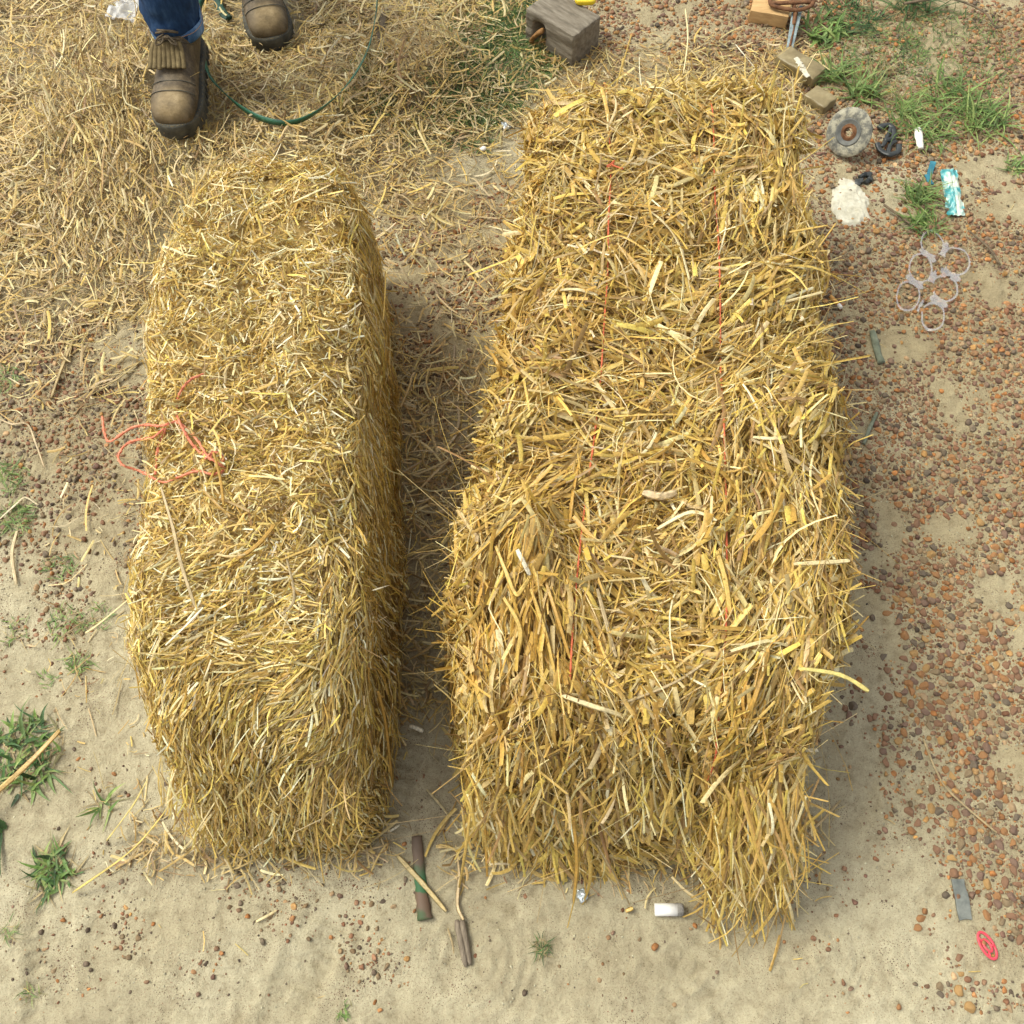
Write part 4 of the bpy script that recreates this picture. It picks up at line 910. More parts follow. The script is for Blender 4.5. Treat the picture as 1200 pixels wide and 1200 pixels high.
    for k, (yy0, z0) in enumerate([(-.145, .140), (-.138, .152)]):
        P = [(-.024, yy0+.004, z0-.004), (-.010, yy0-.004, z0+.004), (.008, yy0-.003, z0+.004), (.024, yy0+.004, z0-.004)]
        tube(A, smooth_path(P, 5), .0024, 8)
        P = [(-.020, yy0+.006, z0+.002), (0, yy0-.006, z0+.009), (.018, yy0+.006, z0-.002)]; tube(A, smooth_path(P, 5), .0022, 8)
    P = [(-.004, -.143, .152), (-.020, -.152, .147), (-.024, -.159, .138), (-.012, -.157, .140), (0, -.146, .150), (.014, -.154, .144), (.022, -.159, .136), (.010, -.157, .140), (.0, -.146, .149)]
    tube(A, smooth_path(P, 6), .0020, 8)
    att(A.build('lace', M_LACE))
    return b
toeA = G(210, 167); toeB = G(324, 64)
per = empty('person', ((toeA[0]+toeB[0])/2, toeA[1]+.35, 0)); tag(per, 'person standing in blue jeans and worn brown leather work boots', 'person')
bA = make_boot(per, toeA, R(2), 'brown boot with fringed flap pointing straight at the viewer')
bB = make_boot(per, toeB, R(17), 'brown boot set further back, toe turned outwards')
def leg_rings(hx, hy, tx, ty, z0, ph, dz=0):
    out = []
    for z, w_, d_ in [(z0, .059, .075), (z0+.006, .060, .077), (z0+.03, .060, .076), (z0+.06, .061, .076), (z0+.09, .060, .074), (.27, .061, .072), (.33, .062, .07), (.40, .064, .072), (.48, .064, .07), (.56, .070, .076), (.66, .080, .085), (.76, .086, .095)]:
        f = max(0, (z-.36)/(.8-.36)); c = np.array([hx+(tx-hx)*f, hy+(ty-hy)*f, z+dz*(1-min(1, z/.76))]); r = se_ring(c, np.array([1., 0, 0]), np.array([0, 1., 0]), w_, d_, 40, .95)
        a = np.arange(40)/40*6.283
        r[:, 0] += .0035*np.sin(a*3+z*70+ph); r[:, 1] += .004*np.sin(a*2+z*90+ph*2); out.append(r)
    return out
hA = rotz(R(2))@np.array([0, .246, 0])+toeA; hB = rotz(R(17))@np.array([0, .25, 0])+toeB
cx, cy = (hA[0]+hB[0])/2, (hA[1]+hB[1])/2+.02
# dense wrinkled legs joined at the hips as one mesh
def dense(Rg, k=4):
    Rg = np.array(Rg); n = len(Rg); out = []
    for i_ in range(n-1):
        for s in range(k): out.append(Rg[i_]*(1-s/k)+Rg[i_+1]*s/k)
    out.append(Rg[-1]); out = np.array(out); m = out.shape[1]; a = np.arange(m)/m*6.283
    c = out.mean(1, keepdims=True); rad = out-c
    wr = .045*vnoise(np.tile(a*1.6, (len(out), 1)), out[..., 2]*42, 9)+.02*vnoise(np.tile(a*4, (len(out), 1)), out[..., 2]*110, 12)
    return c+rad*(1+wr[..., None])
A = Acc(); lA = dense(leg_rings(hA[0], hA[1], cx-.10, cy, .128, 0, toeA[2])); lB = dense(leg_rings(hB[0], hB[1], cx+.10, cy, .150, 2, toeB[2]))
A.add(*rings(lA, cap=False)); A.add(*rings(lB, cap=False))
hip = [se_ring((cx, cy, z), np.array([1., 0, 0]), np.array([0, 1., 0]), w_, d_, 60, .8) for z, w_, d_ in [(.73, .17, .085), (.76, .188, .10), (.80, .192, .11), (.88, .19, .115), (.96, .175, .11), (1.02, .165, .105)]]
A.add(*rings(hip)); o = A.build('jeans', M_DENIM); child(o, per); jo = o
for L_, nm in ((lA, 'a'), (lB, 'b')):
    c = L_[0].mean(0); A = Acc(); r0 = []
    for z, s in ((-.004, .98), (-.005, 1.02), (.0, 1.045), (.012, 1.045), (.022, 1.04), (.024, 1.0)):
        rr = c+(L_[1]-c)*s; rr[:, 2] = L_[0][:, 2]+z+.0015*np.sin(np.arange(40)*.9); r0.append(rr)
    A.add(*rings(r0, cap=False)); h_ = A.build('hem', M_HEM); h_.parent = jo
    A = Acc(); rr = c+(L_[1]-c)*1.05
    for k in range(40):
        for s in (0, .33, .66):
            p = rr[k]*(1-s)+rr[(k+1) % 40]*s; p = p.copy(); p[2] = L_[0][0, 2]+.018; t_ = rr[(k+1) % 40]-rr[k]; sbox(A, p, (.0024, .001, .0012), rotz(math.atan2(t_[1], t_[0])), .3, k=2)
    s_ = A.build('stitching', M_THREAD); s_.parent = jo
# shirt, arms and head stay out of the picture: only the clothed legs can be seen from here

# ------------------------------------------------------------------ small objects lying about
def thing_from(A, name, mat, label, cat, **k):
    o = A.build(name, mat, smooth=k.pop('smooth', True)); tag(o, label, cat, **k); return o
# green strap: a loop of flat tape standing on edge
M_STRAP = noisy('green_strap', [(.3, (.012, .06, .035)), (.6, (.03, .13, .07)), (.8, (.10, .22, .13))], 50, .4, .5, .3, 100)
P = [G(u, v, .052) for u, v in [(232, 30), (235, 48), (239, 72), (248, 92), (262, 108), (280, 124), (300, 136), (322, 143), (345, 143), (370, 132), (395, 112), (415, 88), (430, 60), (438, 30), (442, 0), (440, -40), (400, -80), (330, -90), (270, -50), (236, 0), (232, 30)]]
P = smooth_path(P, 6); A = Acc()
T = np.gradient(P, axis=0); T[-1] = T[0]; T /= np.linalg.norm(T, axis=1)[:, None]; Sd = np.cross(T, (0, 0, 1)); tw = np.sin(np.arange(len(P))*.12)*.5+.3
up = np.array([0, 0, 1])*np.cos(tw)[:, None]+Sd*np.sin(tw)[:, None]; nn = Sd*np.cos(tw)[:, None]-np.array([0, 0, 1])*np.sin(tw)[:, None]
w_ = .0072; th_ = .0009
Rg = np.stack([P-up*w_-nn*th_, P+up*w_-nn*th_, P+up*w_+nn*th_, P-up*w_+nn*th_], 1); A.add(*rings(Rg))
thing_from(A, 'strap', M_STRAP, 'green plastic strap curving in a loop on the straw beside the boots', 'strap')
A = Acc(); P = [G(u, v, .02) for u, v in [(254, -8), (256, 4), (262, 16), (268, 22)]]; tube(A, smooth_path(P, 5), .011, 10, .5)
thing_from(A, 'cloth_strip', noisy('dark_green_cloth', [(.3, (.01, .035, .025)), (.7, (.03, .09, .06))], 60), 'dark green folded strip between the two boots at the top edge', 'strip')

# weathered timber block
M_WOOD = noisy('weathered_timber', [(.25, (.09, .075, .055)), (.5, (.20, .17, .125)), (.75, (.31, .275, .21))], 16, .85, .2, .9, 60, stretch=(6, 1.2, 6))
c0 = G(670, 80); e_ = np.array([.80, .60, 0]); l_ = np.array([-.74, .67, 0]); l_ /= np.linalg.norm(l_); e_ = np.array([l_[1], -l_[0], 0]); wd_, hd_, ld_ = .105, .092, .155
M3 = np.stack([e_, l_, np.array([0, 0, 1])], 1)
cc = c0+e_*wd_/2+l_*ld_/2+np.array([0, 0, hd_/2-.004])
tb = empty('timber_block', (cc[0], cc[1], 0)); tag(tb, 'weathered grey timber block with a rotten hollow in its left side', 'wood block')
def mk_timber():
    A = Acc(); ny_, nz_, nx_ = 60, 14, 10
    hx, hy, hz = wd_/2, ld_/2, hd_/2
    def grid(fu, a, b_):
        I, J = np.meshgrid(np.linspace(-1, 1, a), np.linspace(-1, 1, b_), indexing='ij'); Pq = fu(I, J); i, j = np.meshgrid(np.arange(a-1), np.arange(b_-1), indexing='ij'); i = i.ravel(); j = j.ravel()
        Pq = Pq.reshape(-1, 3)
        # rounded edges
        q = Pq/np.array([hx, hy, hz]); rad = .006; inn = np.clip(Pq, [-hx+rad, -hy+rad, -hz+rad], [hx-rad, hy-rad, hz-rad]); dv = Pq-inn; L = np.linalg.norm(dv, axis=1)[:, None]; Pq = np.where(L > 1e-9, inn+dv/np.maximum(L, 1e-9)*rad, Pq)
        # grain grooves and the hollow on the left side
        gr = .0015*vnoise(Pq[:, 0]*160, Pq[:, 1]*9, 4)+.002*vnoise(Pq[:, 2]*140, Pq[:, 1]*8, 5)
        Pq[:, 2] += gr*(np.abs(q[:, 2]) > .9); Pq[:, 0] += gr*(np.abs(q[:, 0]) > .9)*1.3
        hol = np.exp(-(((Pq[:, 1]-.032)/.017)**4)-(((Pq[:, 2]+.012)/.034)**4))*(q[:, 0] < -.85); Pq[:, 0] += hol*.035
        A.add(Pq, np.stack([i*b_+j, (i+1)*b_+j, (i+1)*b_+j+1, i*b_+j+1], 1))
    grid(lambda I, J: np.stack([I*hx, J*hy, 0*I+hz], -1), nx_, ny_); grid(lambda I, J: np.stack([-I*hx, J*hy, 0*I-hz], -1), nx_, ny_)
    grid(lambda I, J: np.stack([0*I-hx, J*hy, I*hz], -1), 30, ny_*2); grid(lambda I, J: np.stack([0*I+hx, J*hy, -I*hz], -1), nz_, ny_)
    grid(lambda I, J: np.stack([I*hx, 0*I-hy, J*hz], -1), nx_, nz_); grid(lambda I, J: np.stack([-I*hx, 0*I+hy, J*hz], -1), nx_, nz_)
    return A
o = mk_timber().build('block', M_WOOD); o.parent = tb
o.matrix_world = Matrix(((M3[0, 0], M3[0, 1], 0, 0), (M3[1, 0], M3[1, 1], 0, 0), (0, 0, 1, hd_/2-.004), (0, 0, 0, 1)))
o.matrix_basis = o.matrix_world
A = Acc(); hp = c0+l_*.100-e_*.003+np.array([0, 0, .03])      # bark flap edging the hollow
P = [hp+l_*.03+np.array([0, 0, -.03]), hp+l_*.02+np.array([0, 0, .0])-e_*.006, hp+l_*-.005+np.array([0, 0, .028])]
tube(A, smooth_path(P, 6), np.linspace(.005, .010, 13), 8, .6, rough=.1); o = A.build('bark_flake', noisy('orange_bark', [(.3, (.16, .07, .02)), (.7, (.42, .22, .07))], 60)); child(o, tb)
# yellow plastic tab resting on the block
A = Acc(); c = PW(686, -3, hd_+.006)
ang = np.linspace(0, 2*math.pi, 24, endpoint=False); 
def yr(s, z): return np.stack([c[0]+np.sign(np.cos(ang))*np.abs(np.cos(ang))**.6*.026*s, c[1]+np.sign(np.sin(ang))*np.abs(np.sin(ang))**.6*.020*s, 0*ang+hd_+z], 1)
A.add(*rings([yr(.9, -.003), yr(1, .0), yr(1, .007), yr(.92, .010), yr(.75, .010), yr(.7, .007), yr(.4, .007)]))
thing_from(A, 'plastic_tab', noisy('yellow_plastic', [(.3, (.72, .50, .015)), (.7, (.80, .60, .03))], 20, .35, .5, .05), 'bright yellow plastic tab lying on the timber block', 'plastic tab')
# tan block, rusty clamp with blue-grey rails, olive bar
M_TAN = noisy('cut_wood', [(.3, (.40, .24, .10)), (.6, (.55, .36, .16)), (.8, (.62, .45, .24))], 18, .8, .25, .4, 90, stretch=(1, 6, 6))
A = Acc(); c = G(903, 18, .018); sbox(A, c+np.array([0, .015, 0]), (.095, .065, .034), rotz(R(-16)), .12, .0012)
thing_from(A, 'wood_block', M_TAN, 'small tan sawn block beside the rusty clamp at the top edge', 'wood block')
M_RUST = noisy('rust', [(.3, (.06, .028, .015)), (.55, (.16, .075, .035)), (.8, (.28, .15, .07))], 60, .85, .2, .7, 150)
M_BLUE = noisy('blue_grey_paint', [(.3, (.12, .15, .15)), (.6, (.24, .30, .30)), (.8, (.36, .42, .40))], 40, .5, .4, .3, 120)
cl = empty('clamp', tuple(G(930, 10))); tag(cl, 'rusty clamp with two blue-grey rails pointing down at the top edge', 'clamp')
for (a_, b2) in (((931, 8), (921, 74)), ((939, 8), (926, 62))):
    A = Acc(); p = G(*a_, .034); q = G(*b2, .016); dv = q-p; L = np.linalg.norm(dv); ang_ = math.atan2(dv[1], dv[0])
    sbox(A, (p+q)/2, (L, .009, .008), rotz(ang_)@roty(math.asin(-dv[2]/L)), .25, .0004); o = A.build('rail', M_BLUE); child(o, cl)
A = Acc(); P = [G(u, v, .045) for u, v in [(902, 0), (905, 6), (918, 10), (935, 12), (950, 7), (953, -2), (945, -10), (925, -13), (908, -9), (902, 0)]]
tube(A, smooth_path(P, 5), .0055, 10, .8, rough=.06); 
tube(A, smooth_path([G(905, 4, .045), G(928, 3, .048), G(951, 2, .045)], 5), .006, 10, .7, rough=.06); tube(A, smooth_path([G(929, 0, .043), G(932, 14, .04), G(930, 30, .03)], 4), .005, 8, 1, rough=.05)
o = A.build('head', M_RUST); child(o, cl)
A = Acc(); tube(A, smooth_path([G(936, 10, .03), G(930, 35, .027), G(922, 70, .02)], 4), .003, 8); o = A.build('screw_rod', M_RUST); child(o, cl)
M_OL = noisy('muddy_olive', [(.3, (.14, .105, .045)), (.55, (.23, .18, .085)), (.78, (.34, .28, .15))], 25, .45, .5, .4, 120)
ob = empty('broken_bar', tuple(G(948, 92))); tag(ob, 'muddy olive brown bar broken in two above the grinding disc', 'broken bar')
for (c_, sz, an) in ((G(937, 78, .016), (.115, .055, .030), -46), (G(960, 117, .013), (.062, .050, .024), -48)):
    A = Acc(); sbox(A, c_, sz, rotz(R(an)), .35, .0025, k=10); o = A.build('bar_piece', M_OL); child(o, ob)
A = Acc(); 
for k in range(6):
    c_ = G(934+k*2.2, 70+k*3.6, .0325); sbox(A, c_, (.015, .012, .003), rotz(R(-46+rng.normal(0, 15))), .9, .001)
o = A.build('white_smear', noisy('dried_mortar', [(.3, (.42, .38, .28)), (.7, (.62, .58, .46))], 80)); child(o, ob)

# worn grinding disc propped towards the viewer
gc = G(995, 155, .050)
gd_ = empty('grinding_disc', tuple(gc)); tag(gd_, 'worn grey grinding disc with a rusty centre hole', 'grinding disc')
view = np.array([0, 0, H])-gc; view /= np.linalg.norm(view)
nrm = view@rotz(0)+np.array([-.60, -.12, .12]); nrm /= np.linalg.norm(nrm)
q = Vector(nrm).to_track_quat('Z', 'Y'); gd_.rotation_mode = 'QUATERNION'; gd_.rotation_quaternion = q; gd_.scale = (.86, .86, .86)
def lathe(prof, m=48, rough=0):
    a = np.arange(m)/m*2*math.pi; Rg = [np.stack([r_*np.cos(a)*(1+rough*rng.normal(size=m)), r_*np.sin(a)*(1+rough*rng.normal(size=m)), 0*a+z_], 1) for r_, z_ in prof]
    return rings(Rg, cap=False)
M_DISC = noisy('abrasive_grit', [(.3, (.08, .08, .07)), (.47, (.18, .175, .145)), (.56, (.34, .32, .24)), (.75, (.44, .41, .31))], 55, .9, .2, .8, 250)
A = Acc(); A.add(*lathe([(.033, .004), (.036, .0055), (.050, .0045), (.061, .002), (.0625, 0), (.061, -.003), (.03, -.003), (.03, .002)], 72, .004)); o = A.build('abrasive_ring', M_DISC, gd_)
A = Acc(); A.add(*lathe([(.0115, .001), (.016, .0015), (.024, .0022), (.031, .006), (.0345, .0065), (.034, .0)])); A.build('backing_plate', noisy('grey_fibre', [(.3, (.075, .08, .075)), (.7, (.17, .17, .15))], 60), gd_)
A = Acc(); A.add(*lathe([(.0105, -.004), (.0108, .003), (.013, .0055), (.017, .0045), (.0185, .0025), (.020, .0035), (.0215, .002), (.0215, -.002)], 40, .012)); A.build('rusty_hub', M_RUST, gd_)

# black plastic scrap
M_BLK = noisy('black_plastic', [(.3, (.012, .014, .014)), (.7, (.05, .055, .05))], 40, .35, .5, .4, 90)
A = Acc()
for pts, r_ in (([(1028, 168), (1032, 176), (1042, 181), (1052, 178), (1054, 170)], .007), ([(1030, 150), (1040, 146), (1047, 152), (1046, 162), (1036, 164)], .007), ([(1034, 172), (1040, 160), (1044, 150)], .005), ([(1041, 181), (1043, 170), (1050, 165)], .005)):
    tube(A, smooth_path([G(u, v, .012) for u, v in pts], 5), r_, 8, .6, rough=.15)
thing_from(A, 'plastic_scrap', M_BLK, 'crumpled black plastic scrap right of the grinding disc', 'plastic scrap')
A = Acc(); 
for k in range(9):
    c_ = G(1003+rng.random()*17, 204+rng.random()*12, .006); sbox(A, c_, (.013, .010, .008), rotz(rng.random()*6)@rotx(rng.normal(0, .5)), .5, .002, k=3)
thing_from(A, 'charcoal_lump', M_BLK, 'cluster of black burnt crumbs above the white plaster patch', 'charcoal')
# white peg, blue shard, teal wrapper
A = Acc(); tube(A, smooth_path([G(1076, 151, .012), G(1077, 162, .012), G(1079, 174, .010)], 5), [.0095]*3+[.0098]*3+[.0085]*3+[.0070]*2, 10, .6)
thing_from(A, 'plastic_peg', noisy('chalky_white', [(.3, (.70, .66, .55)), (.7, (.85, .82, .74))], 40, .6), 'small chalky white peg in front of the dense grass', 'peg')
A = Acc(); c_ = G(1090, 200, .008); sbox(A, c_, (.012, .050, .004), rotz(R(-20))@rotx(R(12)), .3, .002); sbox(A, G(1088, 211, .006), (.010, .03, .004), rotz(R(10)), .3, .002)
thing_from(A, 'plastic_shard', noisy('blue_plastic', [(.3, (.02, .13, .18)), (.7, (.05, .24, .30))], 30, .4), 'narrow blue plastic shard in the grass left of the teal wrapper', 'plastic shard')
def wrapper():
    A = Acc(); a, b_ = 26, 40; hw, hl = .019, .066
    I, J = np.meshgrid(np.linspace(-1, 1, a), np.linspace(-1, 1, b_), indexing='ij')
    x = I*hw*(1+.10*vnoise(J*3, 0*J, 2)); y = J*hl*.98; z = .006+.006*np.cos(I*1.5)+.004*vnoise(I*2.2, J*5, 8)+.002*vnoise(I*7, J*9, 9)-.004*np.exp(-((I-.15)/.12)**2)
    top = np.stack([x, y, z], -1); bot = top.copy(); bot[..., 2] = .001
    for Gd, fl in ((top, 0), (bot, 1)):
        i, j = np.meshgrid(np.arange(a-1), np.arange(b_-1), indexing='ij'); i = i.ravel(); j = j.ravel(); F = np.stack([i*b_+j, (i+1)*b_+j, (i+1)*b_+j+1, i*b_+j+1], 1)
        A.add(Gd.reshape(-1, 3), F[:, ::-1] if fl else F)
    return A
m, n, b = new_mat('teal_foil', rough=.28, spec=.6)
tc = N(n, 'ShaderNodeTexCoord'); t = N(n, 'ShaderNodeTexNoise', Scale=38, Detail=4); n.links.new(tc.outputs['Object'], t.inputs['Vector'])
n.links.new(ramp(n, t.outputs[0], [(.38, (.03, .22, .23)), (.46, (.09, .36, .37)), (.53, (.36, .50, .44)), (.62, (.55, .60, .48))]), b.inputs['Base Color'])
wr = wrapper().build('wrapper', m); p = G(1115, 228, .004); wr.location = p; wr.rotation_euler = (R(6), 0, R(-2)); tag(wr, 'crumpled teal and white foil wrapper lying on the gravel', 'wrapper')
# white plaster patch
c = G(998, 243); A = Acc(); a_, b_ = 50, 60; I, J = np.meshgrid(np.linspace(-1, 1, a_), np.linspace(-1, 1, b_), indexing='ij')
x = c[0]+I*.058; y = c[1]+J*.105; rr = np.hypot(I*1.05, J*1.0)+.38*fbm(I, J, 3.0, 4, 50)+.15*np.maximum(-J, 0)*np.abs(I)*2
hgt = .006*sst(.85, .45, rr)*1.0+.002*fbm(I, J, 8, 3, 52)-.004*sst(.6, .9, rr)
z = ground_z(x, y)+hgt; i, j = np.meshgrid(np.arange(a_-1), np.arange(b_-1), indexing='ij'); i = i.ravel(); j = j.ravel(); F = np.stack([i*b_+j, (i+1)*b_+j, (i+1)*b_+j+1, i*b_+j+1], 1)
kf = (rr.ravel()[F].max(1) < .86); A.add(np.stack([x, y, z], -1).reshape(-1, 3), F[kf])
thing_from(A, 'plaster_patch', noisy('white_plaster', [(.3, (.38, .35, .26)), (.5, (.52, .49, .38)), (.7, (.64, .61, .50))], 60, .9, .2, .8, 200), 'dried splash of white plaster on the gravel below the grinding disc', 'plaster')
# six-pack rings
def six():
    sc = .0021; C0 = (1092, 330)
    rg = [(1092, 286, 12.5, 16, -.2), (1077.5, 316.5, 13, 16, -.15), (1063, 348, 13, 16.5, .1), (1119, 307, 14, 17, -.5), (1106, 339, 14, 16, -.4), (1092, 372, 13, 16.5, .0)]
    sm = [(1101, 307, 5, 9, -.6), (1087, 338, 8, 5.5, .5), (1081, 364, 5, 3, .5), (1110, 325, 3, 2, 0)]
    step = .7; us = np.arange(1044, 1142, step); vs = np.arange(264, 396, step); U, V = np.meshgrid(us, vs, indexing='ij')
    def ell(c, gx_=1):
        du = U-c[0]; dv = V-c[1]; a = c[4]; p = du*math.cos(a)+dv*math.sin(a); q = -du*math.sin(a)+dv*math.cos(a); return np.hypot(p/c[2], q/c[3])
    E = [ell(c) for c in rg]; mn = np.min(E, 0); srt = np.sort(E, 0)
    band = (mn > .94)&(mn < 1.09); web = (mn >= .9)&(srt[1] < 1.5)&(mn < 1.4)
    msk = band|web
    for c in sm: msk &= ell(c) > 1
    # let the far right loops stay thin and partly lost
    A = Acc(); nu, nv = U.shape; P = np.zeros((nu, nv, 3))
    for a in range(nu):
        t = (600-vs)/FPX; zz = .012; q = math.cos(TH)-t*math.sin(TH); Dd = (H-zz)/q; P[a, :, 0] = (us[a]-600)/FPX*Dd; P[a, :, 1] = Dd*(math.sin(TH)+t*math.cos(TH))
    P[..., 2] = ground_z(P[..., 0], P[..., 1])+.010+.006*vnoise(P[..., 0]*25, P[..., 1]*25, 3)
    i, j = np.nonzero(msk[:-1, :-1]); F = np.stack([i*nv+j, i*nv+j+1, (i+1)*nv+j+1, (i+1)*nv+j], 1)
    used = np.unique(F); mp = -np.ones(nu*nv, int); mp[used] = np.arange(len(used)); A.add(P.reshape(-1, 3)[used], mp[F]); return A
m, n, b = new_mat('clear_plastic', (.50, .50, .52), .3, .5); b.inputs['Alpha'].default_value = .26
o = six().build('can_ring_carrier', m); md = o.modifiers.new('t', 'SOLIDIFY'); md.thickness = .0008; tag(o, 'translucent plastic six-pack can rings lying flat on the gravel', 'can rings')
# cigarette end
def cig(u0, v0, u1_, v1_, r_, mats, label, cat, name, parts, frac=.6, dz=.007):
    p = G(u0, v0, dz); q = G(u1_, v1_, dz); e = empty(name, tuple(p)); tag(e, label, cat)
    m_ = p+(q-p)*frac
    A = Acc(); P = np.array([p+(m_-p)*s for s in (0, .02, .5, 1)]); tube(A, P, [r_*.8, r_, r_, r_], 14); child(A.build(parts[0], mats[0]), e)
    A = Acc(); P = np.array([m_+(q-m_)*s for s in (0, .3, .8, 1)]); tube(A, P, [r_*1.02, r_*1.02, r_*1.0, r_*.8], 14, rough=.03); child(A.build(parts[1], mats[1]), e)
M_FILT = noisy('filter_paper', [(.3, (.55, .26, .06)), (.7, (.66, .36, .11))], 150, .8); M_PAP = noisy('white_paper', [(.3, (.72, .70, .64)), (.7, (.84, .82, .77))], 60, .8)
cig(973, 347, 986, 361, .0044, (M_FILT, M_PAP), 'orange and white cigarette end on the gravel beside the broad bale', 'cigarette end', 'cigarette_butt', ('filter', 'paper'), .72)
M_ASH = noisy('ash', [(.3, (.12, .11, .10)), (.7, (.34, .32, .28))], 150, .95, .1, .9, 300)
cig(767, 1066, 801, 1066, .0095, (M_PAP, M_ASH), 'short white roll with a grey speckled end on the sand before the broad bale', 'white roll', 'paper_roll', ('paper', 'ash_end'), .78, .010)
# twigs, rod, peg, strip
def stick(pts, r_, mat, name, label, cat, dz=.006, flat=.8):
    A = Acc(); P = smooth_path([G(u, v, dz) for u, v in pts], 6); rr = np.interp(np.linspace(0, 1, len(P)), np.linspace(0, 1, len(r_)), r_); tube(A, P, rr, 10, flat, rough=.05); return thing_from(A, name, mat, label, cat)
M_TWG = noisy('lichen_bark', [(.3, (.08, .09, .06)), (.55, (.17, .19, .13)), (.8, (.30, .30, .22))], 60, .9)
M_TWB = noisy('brown_bark', [(.3, (.07, .05, .03)), (.7, (.2, .15, .09))], 60, .9)
stick([(1022, 388), (1026, 402), (1029, 415), (1033, 425)], (.006, .008, .007, .008), M_TWG, 'twig', 'short grey-green twig on the gravel below the cigarette end', 'twig')
stick([(1028, 483), (1020, 500), (1012, 520)], (.003, .004, .003), M_TWG, 'twig', 'thin greenish twig on gravel between the bale and the bare sandy spot', 'twig')
stick([(1036, 240), (1050, 250), (1066, 262)], (.003, .003, .002), M_TWB, 'twig', 'thin dark twig on the sand right of the white plaster', 'twig', .01)
stick([(440, 42), (446, 30), (449, 18), (446, 45), (450, 60)], (.006, .012, .010, .012, .006), M_TWB, 'twig', 'dark stub of wood in the straw at the end of the green strap', 'twig', .012)
stick([(1135, 270), (1160, 292), (1172, 310)], (.002, .003, .002), M_TWB, 'twig', 'thin dry stem on the gravel right of the six-pack rings', 'twig', .014)
stick([(1060, 4), (1110, -2), (1150, 12), (1165, 30)], (.004, .003, .002), M_TWB, 'twig', 'long curved dry stem along the top right edge', 'twig', .03)
m, n, b = new_mat('green_rusty_paint', rough=.65)
tc = N(n, 'ShaderNodeTexCoord'); sp = N(n, 'ShaderNodeSeparateXYZ'); n.links.new(tc.outputs['Object'], sp.inputs[0]); t = N(n, 'ShaderNodeTexNoise', Scale=50, Detail=6); n.links.new(tc.outputs['Object'], t.inputs['Vector'])
ad = N(n, 'ShaderNodeMath', operation='MULTIPLY_ADD'); ad.inputs[1].default_value = .06; n.links.new(t.outputs[0], ad.inputs[0]); n.links.new(sp.outputs[1], ad.inputs[2])
ya = G(490, 985)[1]; yb_ = G(496, 1078)[1]; mr = N(n, 'ShaderNodeMapRange'); mr.inputs[1].default_value = yb_+.03; mr.inputs[2].default_value = ya+.03; n.links.new(ad.outputs[0], mr.inputs[0])
n.links.new(ramp(n, mr.outputs[0], [(.0, (.05, .08, .03)), (.10, (.12, .08, .05)), (.28, (.13, .08, .05)), (.33, (.035, .11, .04)), (.5, (.04, .12, .05)), (.66, (.08, .10, .05)), (.74, (.13, .09, .06))]), b.inputs['Base Color'])
stick([(488, 980), (490, 1005), (494, 1045), (498, 1078)], (.0085, .0095, .0095, .010, .0125), m, 'painted_rod', 'short rusty rod with flaking green paint half sunk in the sand', 'rod', .004, .6)
pg = empty('wooden_peg', tuple(G(543, 1105))); tag(pg, 'grey-brown split wooden peg lying on the sand right of the green rod', 'wooden peg')
for a_, b_ in (((535, 1078), (546, 1133)), ((541, 1077), (551, 1131))):
    A = Acc(); P = smooth_path([G(*a_, .006), G((a_[0]+b_[0])/2, (a_[1]+b_[1])/2, .009), G(*b_, .004)], 5); tube(A, P, np.interp(np.linspace(0, 1, len(P)), [0, .15, .85, 1], [.003, .0052, .0045, .002]), 8, .9)
    o = A.build('prong', noisy('old_wood', [(.3, (.10, .075, .05)), (.7, (.26, .21, .15))], 60, .85, stretch=(6, 1, 6))); child(o, pg)
A = Acc(); p = G(1122, 1030, .004); q = G(1132, 1078, .004); dv = q-p; L = np.linalg.norm(dv); sbox(A, (p+q)/2, (L, .021, .004), rotz(math.atan2(dv[1], dv[0])), .4, .0015, k=10)
A2 = A; thing_from(A, 'metal_strip', noisy('dull_metal', [(.3, (.10, .11, .10)), (.6, (.22, .23, .20)), (.8, (.34, .33, .27))], 40, .6, .4, .5, 120, .3), 'dull grey metal strip half buried near the red ring', 'metal strip')
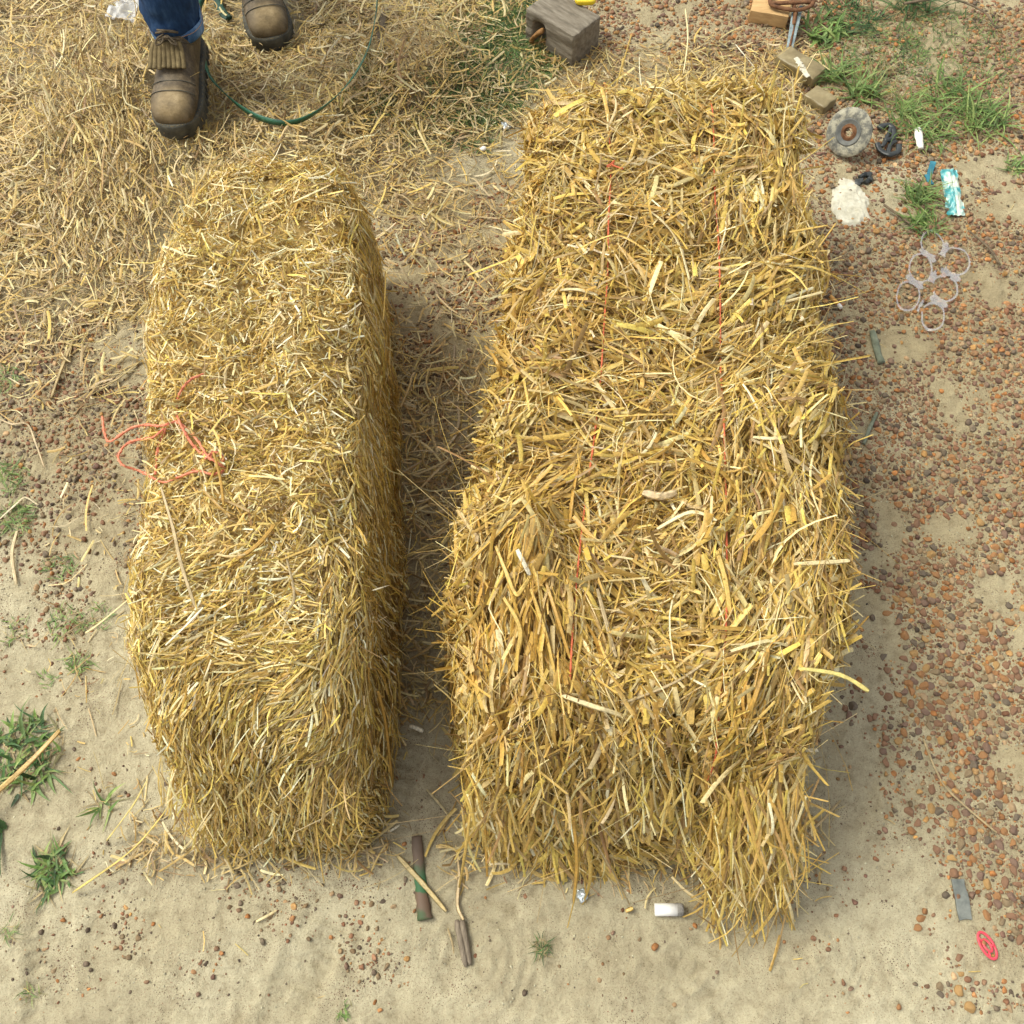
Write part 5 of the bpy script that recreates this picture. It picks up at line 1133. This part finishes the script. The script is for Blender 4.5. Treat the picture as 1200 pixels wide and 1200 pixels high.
# red plastic ring
c = G(1157, 1108, .005); A = Acc(); an = np.arange(28)/28*2*math.pi
P = np.stack([c[0]+np.cos(an)*.0105*1.0+np.sin(an)*.005, c[1]-np.sin(an)*.019*1.0, c[2]+0*an+.002*np.sin(an)], 1); P = np.concatenate([P, P[:2]])
tube(A, P, .0022, 8, .7); P2 = c+(P-c)*np.array([.5, .45, 1]); tube(A, P2, .0020, 8, .7)
for a in (0, 2.1, 4.0): k = int(a/6.283*28); tube(A, np.array([P2[k], (P2[k]+P[k])/2, P[k]]), .0018, 6)
thing_from(A, 'plastic_ring', noisy('red_plastic', [(.3, (.55, .035, .06)), (.7, (.66, .08, .10))], 40, .4), 'small red plastic ring with inner ring, lower right corner', 'plastic ring')
# foil bits
M_FOIL = noisy('foil', [(.3, (.30, .36, .40)), (.6, (.62, .68, .70)), (.8, (.8, .8, .8))], 120, .3, .6, 1, 120, .5, dist=.004)
for (u, v, lab) in ((592, 147, 'small blue-grey foil scrap on the ground above the gap between the bales'), (682, 1049, 'crumpled foil speck in front of the broad bale')):
    A = Acc(); V_, F_ = ico(2); V_ = V_*(.011 if u < 650 else .008)*(1+.35*vnoise(V_[:, 0]*3, V_[:, 1]*3+V_[:, 2]*2, 4))[:, None]*np.array([1, 1.2, .6]); A.add(V_+G(u, v, .006), F3=F_); thing_from(A, 'foil_scrap', M_FOIL, lab, 'foil scrap', smooth=False)
A = Acc(); V_, F_ = ico(1); A.add(V_*np.array([.008, .007, .005])+G(566, 174, .008), F3=F_); thing_from(A, 'white_chip', M_PAP, 'tiny white chip on the litter just below the blue-grey foil', 'chip')
# clear plastic film at top left
A = Acc(); c = G(147, 8, .03); a_, b_ = 24, 24; I, J = np.meshgrid(np.linspace(-1, 1, a_), np.linspace(-1, 1, b_), indexing='ij')
x = c[0]+I*.03*(1+.3*vnoise(J*2, J*0, 3)); y = c[1]+J*.06; z = heap_z(x, y)+ground_z(x, y)+.022+.012*vnoise(I*2, J*2.5, 7)+.004*vnoise(I*6, J*6, 8)
i, j = np.meshgrid(np.arange(a_-1), np.arange(b_-1), indexing='ij'); i = i.ravel(); j = j.ravel(); A.add(np.stack([x, y, z], -1).reshape(-1, 3), np.stack([i*b_+j, (i+1)*b_+j, (i+1)*b_+j+1, i*b_+j+1], 1))
m, n, b = new_mat('clear_film', (.8, .8, .78), .15, .6); b.inputs['Alpha'].default_value = .38
o = A.build('plastic_film', m); md = o.modifiers.new('t', 'SOLIDIFY'); md.thickness = .0004; tag(o, 'crumpled clear plastic film on the straw at the top left', 'plastic film')
